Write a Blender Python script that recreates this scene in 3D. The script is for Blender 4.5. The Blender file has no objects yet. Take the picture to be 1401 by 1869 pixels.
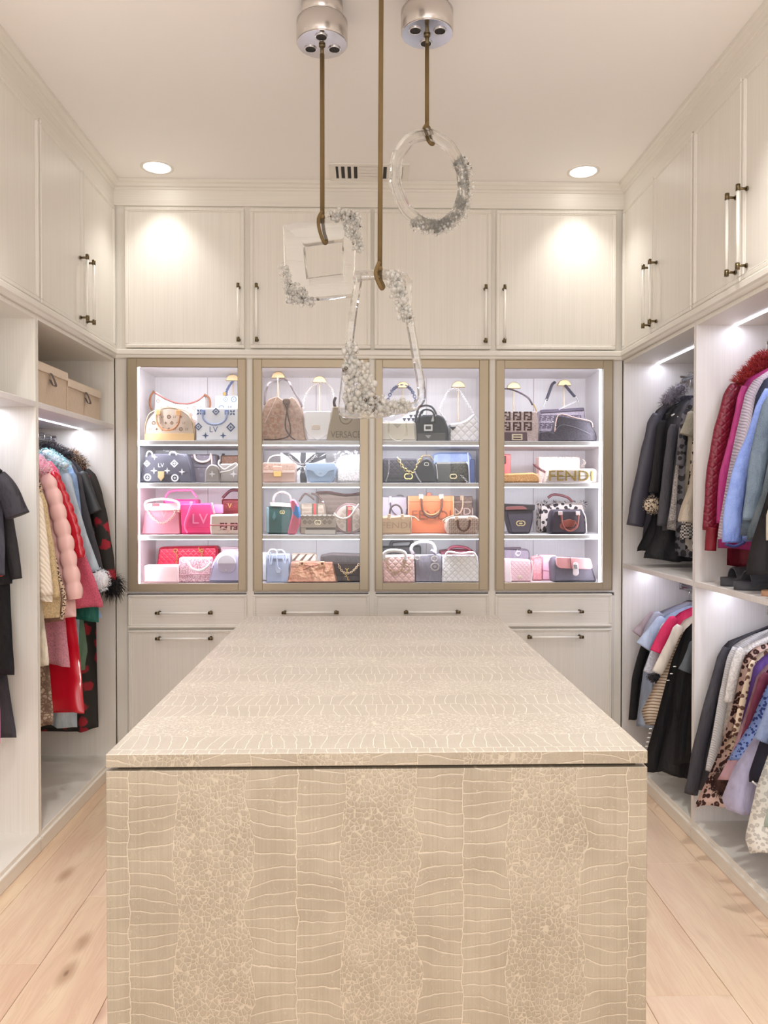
import bpy, math, random
from mathutils import Vector, noise
from mathutils.geometry import tessellate_polygon
random.seed(7)
C = bpy.context.scene.collection
SC = bpy.context.scene
PI = math.pi

# ------------------------------------------------------------------ camera
F_PX, CX, CY, CAMH = 1404.0, 700.5, 934.5, 1.537
YAW = math.atan((CX - 668) / F_PX)
PIT = math.atan((CY - 912) / F_PX)
cam = bpy.data.cameras.new('camera')
cam.sensor_fit = 'VERTICAL'; cam.sensor_height = 36; cam.lens = F_PX / 1869 * 36
cam.clip_start = 0.02
co = bpy.data.objects.new('camera', cam); C.objects.link(co)
co.location = (0, 0, CAMH); co.rotation_euler = (PI / 2 - PIT, 0, -YAW)
SC.camera = co
# ------------------------------------------------------------------ world, exposure, big lights
w = bpy.data.worlds.new('world'); SC.world = w; w.use_nodes = True
w.node_tree.nodes['Background'].inputs[0].default_value = (1, .95, .9, 1)
w.node_tree.nodes['Background'].inputs[1].default_value = 0.6
SC.view_settings.view_transform = 'Standard'; SC.view_settings.look = 'None'
SC.view_settings.gamma = 1; SC.view_settings.use_curve_mapping = False
SC.view_settings.exposure = 0.14
SC.cycles.use_denoising = True
SC.cycles.max_bounces = 12; SC.cycles.diffuse_bounces = 7; SC.cycles.glossy_bounces = 8
SC.cycles.transmission_bounces = 12; SC.cycles.transparent_max_bounces = 48
SC.cycles.sample_clamp_indirect = 4; SC.cycles.sample_clamp_direct = 0
SC.cycles.caustics_reflective = False; SC.cycles.caustics_refractive = False

WARM = (1.0, .98, .93)
COOL = (.84, .86, 1.0)
E_REAR_FILL, E_TOP_FILL, E_CAN, E_LED, E_STRIP = 44, 27, 20, 2.1, 6.0


def area(name, loc, rot, sx, sy, power, col):
    l = bpy.data.lights.new(name, 'AREA'); l.shape = 'RECTANGLE'; l.size = sx; l.size_y = sy
    l.energy = power; l.color = col
    o = bpy.data.objects.new(name, l); C.objects.link(o); o.location = loc; o.rotation_euler = rot
    return o


# added soft fill lamp behind the camera, at the unseen front wall's opening
area('rear_fill_light', (0, -1.25, 1.6), (PI / 2, 0, 0), 2.2, 2.6, E_REAR_FILL, (.96, .98, 1))
# added broad fill lamp under the ceiling, out of view behind and above the camera
area('overhead_fill_light', (0, .25, 3.30), (0, 0, 0), 2.3, 2.7, E_TOP_FILL, (.97, .985, 1))

# ------------------------------------------------------------------ picture pixel -> point at depth Y
_fw = Vector((math.sin(YAW) * math.cos(PIT), math.cos(YAW) * math.cos(PIT), -math.sin(PIT)))
_rt = Vector((math.cos(YAW), -math.sin(YAW), 0)); _up = _rt.cross(_fw)


def at(px, py, Y):
    r = _fw + _rt * ((px - CX) / F_PX) - _up * ((py - CY) / F_PX)
    t = Y / r.y
    return (r.x * t, Y, CAMH + r.z * t)


# ------------------------------------------------------------------ materials
def lin(c):
    return tuple(((v / 255) / 12.92 if v / 255 <= .04045 else ((v / 255 + .055) / 1.055) ** 2.4) for v in c) + (1,)


class NT:
    def __init__(s, name):
        s.m = bpy.data.materials.new(name); s.m.use_nodes = True
        s.t = s.m.node_tree; s.b = s.t.nodes['Principled BSDF']; s.out = s.t.nodes['Material Output']

    def n(s, typ, **kw):
        x = s.t.nodes.new(typ)
        for k, v in kw.items(): setattr(x, k, v)
        return x

    def l(s, a, b): s.t.links.new(a, b)

    def math(s, op, a, b=0.0, c=None):
        x = s.n('ShaderNodeMath', operation=op)
        for i, v in enumerate((a, b) if c is None else (a, b, c)):
            if isinstance(v, (int, float)): x.inputs[i].default_value = v
            else: s.l(v, x.inputs[i])
        return x.outputs[0]

    def coord(s, scale=(1, 1, 1), loc=(0, 0, 0)):
        tc = s.n('ShaderNodeTexCoord'); mp = s.n('ShaderNodeMapping')
        mp.inputs['Scale'].default_value = scale; mp.inputs['Location'].default_value = loc
        s.l(tc.outputs['Object'], mp.inputs[0]); return mp.outputs[0]

    def xyz(s, v):
        x = s.n('ShaderNodeSeparateXYZ'); s.l(v, x.inputs[0]); return x.outputs

    def noise(s, v, scale, detail=2, rough=.5):
        x = s.n('ShaderNodeTexNoise'); s.l(v, x.inputs['Vector'])
        x.inputs['Scale'].default_value = scale; x.inputs['Detail'].default_value = detail
        x.inputs['Roughness'].default_value = rough
        return x.outputs[0]

    def vor(s, v, scale, feature='F1', rnd=1.0):
        x = s.n('ShaderNodeTexVoronoi', feature=feature); s.l(v, x.inputs['Vector'])
        x.inputs['Scale'].default_value = scale; x.inputs['Randomness'].default_value = rnd
        return x

    def step(s, v, a, b):
        x = s.n('ShaderNodeMapRange'); x.interpolation_type = 'SMOOTHSTEP'
        s.l(v, x.inputs[0]); x.inputs[1].default_value = a; x.inputs[2].default_value = b
        return x.outputs[0]

    def mix(s, f, a, b):
        x = s.n('ShaderNodeMix', data_type='RGBA')
        if isinstance(f, (int, float)): x.inputs[0].default_value = f
        else: s.l(f, x.inputs[0])
        for i, v in ((6, a), (7, b)):
            if isinstance(v, tuple): x.inputs[i].default_value = v
            else: s.l(v, x.inputs[i])
        return x.outputs[2]

    def bump(s, h, strength=.3, dist=.002):
        x = s.n('ShaderNodeBump'); x.inputs['Strength'].default_value = strength
        x.inputs['Distance'].default_value = dist
        s.l(h, x.inputs['Height']); s.l(x.outputs[0], s.b.inputs['Normal'])

    def color(s, c):
        if isinstance(c, tuple): s.b.inputs['Base Color'].default_value = c
        else: s.l(c, s.b.inputs['Base Color'])


_mc = {}


def M(rgb, rough=.55, metal=0.0, tex=None, rgb2=None, sc=1.0, coat=0.0, key=None):
    k = (rgb, rough, metal, tex, rgb2, sc, coat)
    if k in _mc: return _mc[k]
    t = NT((tex or 'plain') + '_material'); a = lin(rgb); b = lin(rgb2) if rgb2 else a
    t.b.inputs['Roughness'].default_value = rough; t.b.inputs['Metallic'].default_value = metal
    if coat: t.b.inputs['Coat Weight'].default_value = coat
    v = t.coord()
    x, y, z = t.xyz(v)
    if tex is None:
        t.color(a)
    elif tex == 'cloth':
        n = t.noise(t.coord((1, 1, .25)), 45 * sc, 3); n2 = t.noise(v, 600, 1)
        d = tuple(q * .84 for q in a[:3]) + (1,)
        n3 = t.noise(t.coord((1, 1, .45)), 16 * sc, 3, .6)
        t.color(t.mix(t.step(n, .3, .65), d, a)); t.bump(t.math('ADD', t.math('MULTIPLY', n2, .06), n3), .55, .03)
    elif tex == 'leather':
        vo = t.vor(v, 420 * sc); t.color(a); t.bump(vo.outputs['Distance'], .18, .001)
    elif tex == 'quilt':
        s_ = .03 * sc
        p = t.math('ABSOLUTE', t.math('SUBTRACT', t.math('FRACT', t.math('DIVIDE', t.math('ADD', x, z), s_)), .5))
        q = t.math('ABSOLUTE', t.math('SUBTRACT', t.math('FRACT', t.math('DIVIDE', t.math('SUBTRACT', x, z), s_)), .5))
        # distance to the nearest seam, 0 at the seam
        mseam = t.math('MINIMUM', t.math('SUBTRACT', .5, p), t.math('SUBTRACT', .5, q))
        h = t.step(mseam, 0, .3)
        d = tuple(q_ * .6 for q_ in a[:3]) + (1,)
        t.color(t.mix(t.step(mseam, 0, .06), d, a)); t.bump(h, .6, .0022 * sc)
    elif tex == 'tweed':
        n = t.noise(v, 260 * sc, 2, .7); t.color(t.mix(t.step(n, .44, .56), a, b)); t.bump(n, .6, .002)
    elif tex == 'fuzz':
        n = t.noise(v, 150 * sc, 3, .7); d = tuple(q * .7 for q in a[:3]) + (1,)
        t.color(t.mix(t.step(n, .35, .6), d, a)); t.bump(n, .9, .004)
    elif tex == 'leopard':
        nz = t.noise(v, 60 * sc, 1)
        vo = t.vor(v, 42 * sc)
        dd = t.math('ADD', vo.outputs['Distance'], t.math('MULTIPLY', t.math('SUBTRACT', nz, .5), .35))
        m1 = t.math('SUBTRACT', 1.0, t.step(dd, .47, .54)); m2 = t.math('SUBTRACT', 1.0, t.math('MULTIPLY', t.math('SUBTRACT', 1.0, t.step(dd, .08, .16)), .8))
        mid = tuple((p * .5 + q * .5) for p, q in zip(a, b))
        inner = t.mix(m2, mid, b)
        t.color(t.mix(m1, a, inner)); t.bump(t.noise(v, 300, 2), .4, .002)
    elif tex == 'spots':
        vo = t.vor(v, 38 * sc); nz = t.noise(v, 50 * sc, 1)
        dd = t.math('ADD', vo.outputs['Distance'], t.math('MULTIPLY', t.math('SUBTRACT', nz, .5), .3))
        t.color(t.mix(t.step(dd, .42, .48), b, a)); t.bump(t.noise(v, 300, 2), .4, .002)
    elif tex == 'zebra':
        wv = t.n('ShaderNodeTexWave', wave_type='BANDS', bands_direction='DIAGONAL'); t.l(v, wv.inputs[0])
        wv.inputs['Scale'].default_value = 9 * sc; wv.inputs['Distortion'].default_value = 6
        wv.inputs['Detail Scale'].default_value = 2
        t.color(t.mix(t.step(wv.outputs['Fac'], .45, .55), a, b))
    elif tex == 'stripe':
        n = t.noise(v, 6, 1)
        f = t.math('FRACT', t.math('MULTIPLY', t.math('ADD', z, t.math('MULTIPLY', n, .03)), 60 * sc))
        t.color(t.mix(t.step(f, .6, .7), a, b)); t.bump(t.noise(v, 300, 2), .3, .001)
    elif tex == 'check':
        ck = t.n('ShaderNodeTexChecker'); t.l(v, ck.inputs[0]); ck.inputs['Scale'].default_value = 130 * sc
        ck.inputs['Color1'].default_value = a; ck.inputs['Color2'].default_value = b; t.color(ck.outputs[0])
    elif tex == 'denim':
        n = t.noise(t.coord((1, 1, .5)), 500, 2, .7); n2 = t.noise(v, 14 * sc, 3)
        c = t.mix(t.step(n2, .35, .7), a, b)
        d = t.mix(t.step(n, .35, .65), c, tuple(min(1, q * 1.5) for q in b[:3]) + (1,))
        n3 = t.noise(t.coord((1, 1, .5)), 17 * sc, 3, .6)
        t.color(t.mix(.35, c, d)); t.bump(t.math('ADD', t.math('MULTIPLY', n, .05), n3), .5, .03)
    elif tex == 'snake':
        vo = t.vor(v, 55 * sc, 'DISTANCE_TO_EDGE'); n = t.noise(v, 22, 2)
        f = t.math('MULTIPLY', t.step(vo.outputs['Distance'], .02, .2), t.step(n, .35, .6))
        t.color(t.mix(f, b, a)); t.bump(vo.outputs['Distance'], .6, .003)
    elif tex == 'floral':
        vo = t.vor(v, 9 * sc); n = t.noise(v, 34, 3)
        dd = t.math('ADD', vo.outputs['Distance'], t.math('MULTIPLY', n, .5))
        t.color(t.mix(t.step(dd, .56, .66), b, a))
    elif tex == 'knit':
        wv = t.n('ShaderNodeTexWave', wave_type='BANDS', bands_direction='DIAGONAL'); t.l(v, wv.inputs[0])
        wv.inputs['Scale'].default_value = 26 * sc; wv.inputs['Distortion'].default_value = 3.5
        n = t.noise(v, 260, 2)
        d = tuple(q * .84 for q in a[:3]) + (1,)
        t.color(t.mix(t.step(wv.outputs['Fac'], .1, .5), d, a))
        t.bump(t.math('ADD', wv.outputs['Fac'], t.math('MULTIPLY', n, .4)), .5, .003)
    elif tex == 'metalwave':
        n = t.noise(v, 22 * sc, 3); t.color(t.mix(t.step(n, .3, .7), a, b)); t.bump(n, .8, .01)
    elif tex == 'linen':
        n = t.noise(t.coord((1, 1, 12)), 110, 2); n2 = t.noise(t.coord((9, 9, .6)), 90, 2)
        f = t.math('ADD', t.math('MULTIPLY', n, .5), t.math('MULTIPLY', n2, .5))
        t.color(t.mix(t.step(f, .35, .65), a, b)); t.bump(f, .35, .0015)
    _mc[k] = t.m
    return t.m


def mat_laminate(rgb, horiz=False):
    t = NT('laminate_material')
    sc = (3, 3, 420) if horiz else (420, 420, 2.2)
    n = t.noise(t.coord(sc), 1, 4, .6)
    n2 = t.noise(t.coord(tuple(q * .25 for q in sc)), 1, 3, .5)
    f = t.math('ADD', t.math('MULTIPLY', n, .72), t.math('MULTIPLY', n2, .28))
    a = lin(rgb); d = tuple(q * .93 for q in a[:3]) + (1,)
    t.color(t.mix(t.step(f, .36, .6), d, a))
    t.b.inputs['Roughness'].default_value = .38
    t.bump(f, .12, .001)
    return t.m


def mat_croc(top):
    """embossed reptile leather laminate: bands of wide belly scales between bands of small round ones"""
    t = NT('croc_top_material' if top else 'croc_front_material')
    v = t.coord(); x, y, z = t.xyz(v)
    if top == 'edge': u, q = x, t.math('MULTIPLY', z, 1.0)
    elif top: u, q = y, x
    else: u, q = x, z
    P = .378
    cmb = t.n('ShaderNodeCombineXYZ'); t.l(u, cmb.inputs[0]); t.l(q, cmb.inputs[1]); uv = cmb.outputs[0]
    w1 = t.math('SUBTRACT', t.noise(uv, 38, 2), .5)
    w2 = t.math('SUBTRACT', t.noise(uv, 14, 1), .5)
    wob = t.math('ADD', t.math('MULTIPLY', w1, .0105), t.math('MULTIPLY', w2, .02))
    uo = {False: -.003, True: .05, 'edge': .1}[top]
    up = t.math('FRACT', t.math('DIVIDE', t.math('ADD', u, uo + P * 8), P))       # 0..1 within a period
    um = t.math('MULTIPLY', t.math('SUBTRACT', up, .5), P)                         # metres from band middle
    umw = t.math('ADD', um, t.math('MULTIPLY', wob, .9))
    au = t.math('ABSOLUTE', umw)
    # rows of wide scales, lozenge every few rows
    row = .0294
    side = t.math('GREATER_THAN', umw, 0.0)
    sag = t.math('MULTIPLY', t.math('MULTIPLY', au, au), t.math('MULTIPLY', t.math('SINE', t.math('MULTIPLY', q, 2 * PI / .294)), 1.7))
    qq = t.math('ADD', t.math('ADD', t.math('DIVIDE', t.math('ADD', q, sag), row), t.math('MULTIPLY', side, .42)),
                t.math('DIVIDE', wob, row * 1.3))
    fr = t.math('ABSOLUTE', t.math('SUBTRACT', t.math('FRACT', qq), .5))
    dl = t.math('MULTIPLY', t.math('SUBTRACT', .5, fr), row)                      # metres to a row line
    # end rounding makes each scale taper towards the band edge
    edge_w = t.math('ADD', .105, t.math('ADD', t.math('MULTIPLY', t.math('COSINE', t.math('MULTIPLY', q, 2 * PI / .294)), .007), t.math('MULTIPLY', w2, .02)))
    de = t.math('ABSOLUTE', t.math('SUBTRACT', au, edge_w))
    dmid = au
    dbig = t.math('MINIMUM', t.math('MINIMUM', dl, dmid), de)
    # faint cross creases inside wide scales
    wn = t.math('ADD', t.math('MULTIPLY', u, 70), t.math('MULTIPLY', t.noise(uv, 55, 1), 3.0))
    cr = t.math('ABSOLUTE', t.math('SUBTRACT', t.math('FRACT', wn), .5))
    crease = t.math('MULTIPLY', t.step(cr, .44, .5), t.step(t.noise(uv, 30, 1), .4, .6))
    # small scales
    mp = t.n('ShaderNodeCombineXYZ')
    t.l(t.math('ADD', t.math('MULTIPLY', u, 1.15), wob), mp.inputs[0]); t.l(t.math('MULTIPLY', q, .9), mp.inputs[1])
    vo = t.vor(mp.outputs[0], 82, 'DISTANCE_TO_EDGE', .75)
    dsm = t.math('DIVIDE', vo.outputs['Distance'], 82)
    small = t.step(t.math('SUBTRACT', au, edge_w), -.001, .002)
    d = t.math('ADD', t.math('MULTIPLY', dbig, t.math('SUBTRACT', 1.0, small)), t.math('MULTIPLY', dsm, small))
    thick = t.math('ADD', .0013, t.math('MULTIPLY', small, -.0005))
    line = t.math('SUBTRACT', 1.0, t.step(t.math('DIVIDE', d, thick), .3, 1.0))
    line = t.math('MAXIMUM', line, t.math('MULTIPLY', crease, t.math('MULTIPLY', t.math('SUBTRACT', 1.0, small), .45)))
    n = t.noise(uv, 7, 3); gr = t.noise(t.coord((300, 300, 3) if not top else (300, 6, 300)), 1, 3)
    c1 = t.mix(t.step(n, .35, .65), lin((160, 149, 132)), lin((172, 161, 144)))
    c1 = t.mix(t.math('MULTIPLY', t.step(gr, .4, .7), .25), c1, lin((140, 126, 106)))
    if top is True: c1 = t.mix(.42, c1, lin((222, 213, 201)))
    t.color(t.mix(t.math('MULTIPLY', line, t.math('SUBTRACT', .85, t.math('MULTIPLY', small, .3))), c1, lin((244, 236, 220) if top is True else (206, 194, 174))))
    h = t.math('MULTIPLY', t.step(d, .0, .0035), 1.0)
    t.bump(t.math('SUBTRACT', h, t.math('MULTIPLY', line, .4)), .28, .002)
    t.b.inputs['Roughness'].default_value = .42
    return t.m


def mat_plank():
    t = NT('oak_plank_material')
    oi = t.n('ShaderNodeObjectInfo')
    tc = t.n('ShaderNodeTexCoord')
    ad = t.n('ShaderNodeVectorMath', operation='ADD'); t.l(tc.outputs['Object'], ad.inputs[0])
    cb = t.n('ShaderNodeCombineXYZ'); t.l(t.math('MULTIPLY', oi.outputs['Random'], 37), cb.inputs[0])
    t.l(t.math('MULTIPLY', oi.outputs['Random'], 91), cb.inputs[1]); t.l(cb.outputs[0], ad.inputs[1])
    mp = t.n('ShaderNodeMapping'); mp.inputs['Scale'].default_value = (9, 1.3, 9); t.l(ad.outputs[0], mp.inputs[0])
    n = t.noise(mp.outputs[0], 1.4, 3)
    mp2 = t.n('ShaderNodeMapping'); mp2.inputs['Scale'].default_value = (130, 4, 60); t.l(ad.outputs[0], mp2.inputs[0])
    dist = t.n('ShaderNodeVectorMath', operation='ADD'); t.l(mp2.outputs[0], dist.inputs[0])
    cb2 = t.n('ShaderNodeCombineXYZ'); t.l(t.math('MULTIPLY', n, 14), cb2.inputs[0]); t.l(cb2.outputs[0], dist.inputs[1])
    g = t.noise(dist.outputs[0], 1, 4, .6)
    c = t.mix(t.step(n, .3, .7), lin((230, 208, 178)), lin((220, 190, 164)))
    c = t.mix(t.math('MULTIPLY', t.step(g, .42, .66), .35), c, lin((196, 162, 130)))
    c = t.mix(t.math('MULTIPLY', t.step(oi.outputs['Random'], 0, 1), .35), c, lin((238, 216, 198)))
    kn = t.vor(ad.outputs[0], 2.3); mk = t.n('ShaderNodeMapping'); mk.inputs['Scale'].default_value = (2.4, 1, 1)
    t.l(ad.outputs[0], mk.inputs[0]); t.l(mk.outputs[0], kn.inputs['Vector'])
    kd = t.math('ADD', kn.outputs['Distance'], t.math('MULTIPLY', t.math('SUBTRACT', n, .5), .10))
    c = t.mix(t.math('MULTIPLY', t.math('SUBTRACT', 1.0, t.step(kd, .04, .22)), .55), c, lin((150, 104, 72)))
    c = t.mix(t.math('MULTIPLY', t.math('SUBTRACT', 1.0, t.step(kd, .02, .06)), .75), c, lin((84, 52, 34)))
    t.color(c); t.b.inputs['Roughness'].default_value = .42; t.bump(g, .1, .001)
    return t.m


def mat_glass(thin=True, tint=(1, 1, 1)):
    t = NT('glass_material')
    if thin:
        tr = t.n('ShaderNodeBsdfTransparent'); tr.inputs[0].default_value = (.96, .965, .96, 1)
        gl = t.n('ShaderNodeBsdfGlossy'); gl.inputs['Roughness'].default_value = .02
        fr = t.n('ShaderNodeFresnel'); fr.inputs[0].default_value = 1.27
        mx = t.n('ShaderNodeMixShader'); t.l(fr.outputs[0], mx.inputs[0]); t.l(tr.outputs[0], mx.inputs[1]); t.l(gl.outputs[0], mx.inputs[2])
        t.l(mx.outputs[0], t.out.inputs[0])
    else:
        tr = t.n('ShaderNodeBsdfTransparent'); tr.inputs[0].default_value = (.97, .97, .96, 1)
        g = t.n('ShaderNodeBsdfGlass'); g.inputs['IOR'].default_value = 1.5; g.inputs['Roughness'].default_value = 0.0
        g.inputs[0].default_value = (1, 1, 1, 1)
        mx = t.n('ShaderNodeMixShader'); mx.inputs[0].default_value = .62
        t.l(tr.outputs[0], mx.inputs[1]); t.l(g.outputs[0], mx.inputs[2]); t.l(mx.outputs[0], t.out.inputs[0])
    return t.m


def mat_emit(name, col, s):
    t = NT(name); e = t.n('ShaderNodeEmission'); e.inputs[0].default_value = col + (1,); e.inputs[1].default_value = s
    t.l(e.outputs[0], t.out.inputs[0]); return t.m


def mat_bead():
    t = NT('bead_glass_material')
    tr = t.n('ShaderNodeBsdfTransparent'); tr.inputs[0].default_value = (.97, .97, .95, 1)
    gl = t.n('ShaderNodeBsdfGlossy'); gl.inputs['Roughness'].default_value = .03; gl.inputs[0].default_value = (1, 1, 1, 1)
    df = t.n('ShaderNodeBsdfTranslucent'); df.inputs[0].default_value = (.95, .93, .9, 1)
    d2 = t.n('ShaderNodeBsdfDiffuse'); d2.inputs[0].default_value = (.95, .93, .9, 1)
    fr = t.n('ShaderNodeLayerWeight'); fr.inputs[0].default_value = .5
    m0 = t.n('ShaderNodeMixShader'); t.l(df.outputs[0], m0.inputs[1]); t.l(d2.outputs[0], m0.inputs[2])
    m1 = t.n('ShaderNodeMixShader'); m1.inputs[0].default_value = .42; t.l(tr.outputs[0], m1.inputs[1]); t.l(m0.outputs[0], m1.inputs[2])
    m2 = t.n('ShaderNodeMixShader'); t.l(t.math('ADD', t.math('MULTIPLY', t.math('POWER', fr.outputs['Facing'], 2.0), .45), .05), m2.inputs[0]); t.l(m1.outputs[0], m2.inputs[1]); t.l(gl.outputs[0], m2.inputs[2])
    t.l(m2.outputs[0], t.out.inputs[0]); return t.m


BEAD = mat_bead()
LAM = mat_laminate((236, 232, 224)); LAMH = mat_laminate((236, 232, 224), True)
LAMI = mat_laminate((234, 230, 229))
CHAMP = NT('champagne_metal'); CHAMP.color(lin((176, 162, 140))); CHAMP.b.inputs['Metallic'].default_value = .35
CHAMP.b.inputs['Roughness'].default_value = .36; CHAMP.bump(CHAMP.noise(CHAMP.coord((200, 200, 3)), 1, 2), .05, .001); CHAMP = CHAMP.m
PAINT = NT('ceiling_paint'); PAINT.color(lin((251, 248, 246))); PAINT.b.inputs['Roughness'].default_value = .8
PAINT.bump(PAINT.noise(PAINT.coord(), 60, 3), .05, .001); PAINT = PAINT.m
WALLP = M((240, 233, 225), .8)
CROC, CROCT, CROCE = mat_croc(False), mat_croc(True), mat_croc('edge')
PLANK = mat_plank()
GLASS, CRYSTAL = mat_glass(True), mat_glass(False)
CHROME = M((225, 225, 228), .12, 1.0); BRONZE = M((112, 98, 72), .32, .9); ACRYL = M((252, 250, 244), .3, .0)
DARK = M((38, 34, 32), .6); LEDM = mat_emit('led_strip_material', COOL, E_STRIP); LENS = mat_emit('lamp_lens_material', (1, .97, .9), 6)
GOLD = M((214, 180, 112), .28, .9); SILVER = M((214, 214, 214), .25, .9); CORD = M((116, 92, 52), .75, tex='cloth')
WHITEP = M((240, 236, 230), .5)


# ------------------------------------------------------------------ mesh helpers
class MB:
    def __init__(s): s.v = []; s.f = []; s.mi = []; s.sm = []

    def add(s, vs, fs, mi=0, smooth=False):
        b = len(s.v); s.v += [tuple(p) for p in vs]
        for f in fs: s.f.append(tuple(i + b for i in f)); s.mi.append(mi); s.sm.append(smooth)
        return s

    def box(s, x0, x1, y0, y1, z0, z1, c=0.0, mi=0):
        if x1 < x0: x0, x1 = x1, x0
        if y1 < y0: y0, y1 = y1, y0
        if z1 < z0: z0, z1 = z1, z0
        if c <= 0:
            v = [(x, y, z) for z in (z0, z1) for y in (y0, y1) for x in (x0, x1)]
            return s.add(v, [(0, 2, 3, 1), (4, 5, 7, 6), (0, 1, 5, 4), (2, 6, 7, 3), (0, 4, 6, 2), (1, 3, 7, 5)], mi)
        cx, cy, cz = (x0 + x1) / 2, (y0 + y1) / 2, (z0 + z1) / 2; h = ((x1 - x0) / 2, (y1 - y0) / 2, (z1 - z0) / 2)
        c = min(c, .45 * min(h) * 2); vs = []; idx = {}
        for sx in (-1, 1):
            for sy in (-1, 1):
                for sz in (-1, 1):
                    for a in range(3):
                        sg = (sx, sy, sz)
                        p = [sg[k] * (h[k] - (0 if k == a else c)) for k in range(3)]
                        idx[(sx, sy, sz, a)] = len(vs); vs.append((cx + p[0], cy + p[1], cz + p[2]))
        fs = []
        for a in range(3):
            o = [k for k in range(3) if k != a]
            for sg in (-1, 1):
                q = []
                for p, r in ((-1, -1), (1, -1), (1, 1), (-1, 1)):
                    k = [0, 0, 0]; k[a] = sg; k[o[0]] = p; k[o[1]] = r; q.append(idx[(*k, a)])
                if (sg == 1) != (a != 1): q.reverse()
                fs.append(q)
            for p in (-1, 1):
                for r in (-1, 1):
                    q = []
                    for (d, ax) in ((-1, o[0]), (1, o[0]), (1, o[1]), (-1, o[1])):
                        k = [0, 0, 0]; k[a] = d; k[o[0]] = p; k[o[1]] = r; q.append(idx[(*k, ax)])
                    fs.append(q)
        for sx in (-1, 1):
            for sy in (-1, 1):
                for sz in (-1, 1): fs.append([idx[(sx, sy, sz, a)] for a in range(3)])
        return s.add(vs, fs, mi)

    def rings(s, rings, mi=0, smooth=True, caps=True, closed=False):
        n = len(rings[0]); vs = [p for r in rings for p in r]; fs = []
        m = len(rings)
        for k in range(m if closed else m - 1):
            a, b = k * n, ((k + 1) % m) * n
            for i in range(n):
                j = (i + 1) % n; fs.append((a + i, a + j, b + j, b + i))
        s.add(vs, fs, mi, smooth)
        if caps and not closed:
            b = len(s.v) - len(vs)
            s.f.append(tuple(b + i for i in reversed(range(n)))); s.f.append(tuple(b + (m - 1) * n + i for i in range(n)))
            s.mi += [mi, mi]; s.sm += [False, False]
        return s

    def tube(s, path, r, n=8, mi=0, closed=False, flat=1.0):
        P = [Vector(p) for p in path]; m = len(P); R = r if isinstance(r, (list, tuple)) else [r] * m
        rs = []; up = None
        for i in range(m):
            if closed: d = P[(i + 1) % m] - P[i - 1]
            else: d = P[min(i + 1, m - 1)] - P[max(i - 1, 0)]
            if d.length < 1e-9: d = Vector((0, 0, 1))
            d.normalize()
            if up is None:
                up = Vector((0, 1, 0)) if abs(d.y) < .9 else Vector((1, 0, 0))
            a = up - d * up.dot(d)
            if a.length < 1e-6: a = d.orthogonal()
            a.normalize(); up = a; b = d.cross(a)
            rs.append([P[i] + (a * math.cos(2 * PI * k / n) * flat + b * math.sin(2 * PI * k / n)) * R[i] for k in range(n)])
        return s.rings(rs, mi, True, True, closed)

    def cyl(s, c, r, z0, z1, n=24, mi=0, r2=None):
        r2 = r if r2 is None else r2
        return s.rings([[(c[0] + q * math.cos(2 * PI * k / n), c[1] + q * math.sin(2 * PI * k / n), z) for k in range(n)] for q, z in ((r, z0), (r2, z1))], mi)

    def lathe(s, prof, c, n=32, mi=0, caps=True):
        return s.rings([[(c[0] + q * math.cos(2 * PI * k / n), c[1] + q * math.sin(2 * PI * k / n), z) for k in range(n)] for q, z in prof], mi, True, caps)

    def ball(s, c, r, mi=0, seg=8, rg=5, sq=(1, 1, 1)):
        vs = [(c[0], c[1], c[2] + r * sq[2])]; fs = []
        for i in range(1, rg):
            a = PI * i / rg
            for k in range(seg):
                b = 2 * PI * k / seg
                vs.append((c[0] + r * sq[0] * math.sin(a) * math.cos(b), c[1] + r * sq[1] * math.sin(a) * math.sin(b), c[2] + r * sq[2] * math.cos(a)))
        vs.append((c[0], c[1], c[2] - r * sq[2])); L = len(vs) - 1
        for k in range(seg):
            j = (k + 1) % seg; fs.append((0, 1 + k, 1 + j)); fs.append((L, L - seg + j, L - seg + k))
            for i in range(rg - 2):
                a = 1 + i * seg; fs.append((a + k, a + seg + k, a + seg + j, a + j))
        return s.add(vs, fs, mi, True)

    def slab(s, out, yf, d, bev=.004, mi=0, ins=None):
        """outline in x,z (world) -> body with a flat front at yf, depth d and rounded rim"""
        n = len(out)
        A = sum(out[i][0] * out[(i + 1) % n][1] - out[(i + 1) % n][0] * out[i][1] for i in range(n))
        if A < 0: out = out[::-1]
        nr = []
        for i in range(n):
            a, b, c = Vector(out[i - 1]), Vector(out[i]), Vector(out[(i + 1) % n])
            e1 = (b - a); e2 = (c - b)
            e1 = e1.normalized() if e1.length > 1e-9 else Vector((1, 0)); e2 = e2.normalized() if e2.length > 1e-9 else e1
            m = (Vector((e1.y, -e1.x)) + Vector((e2.y, -e2.x)))
            nr.append(m.normalized() if m.length > 1e-6 else Vector((e1.y, -e1.x)))
        bev = min(bev, d * .45)
        I = bev if ins is None else min(bev, ins)
        prof = [(I, 0), (I * .3, bev * .3), (0, bev), (0, d - bev), (I * .3, d - bev * .3), (I, d)]
        rs = [[(out[i][0] - nr[i][0] * ins, yf + dy, out[i][1] - nr[i][1] * ins) for i in range(n)] for ins, dy in prof]
        b0 = len(s.v); s.rings(rs, mi, True, False)
        for k, flip in ((0, False), (len(rs) - 1, True)):
            for tr in tessellate_polygon([[Vector((p[0], p[2], 0)) for p in rs[k]]]):
                a, b_, c = [rs[k][i] for i in tr]
                cr = (b_[0] - a[0]) * (c[2] - a[2]) - (b_[2] - a[2]) * (c[0] - a[0])
                q = tuple(b0 + k * n + i for i in tr)
                if (cr < 0) != flip: q = q[::-1]
                s.f.append(q); s.mi.append(mi); s.sm.append(False)
        return s

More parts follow.
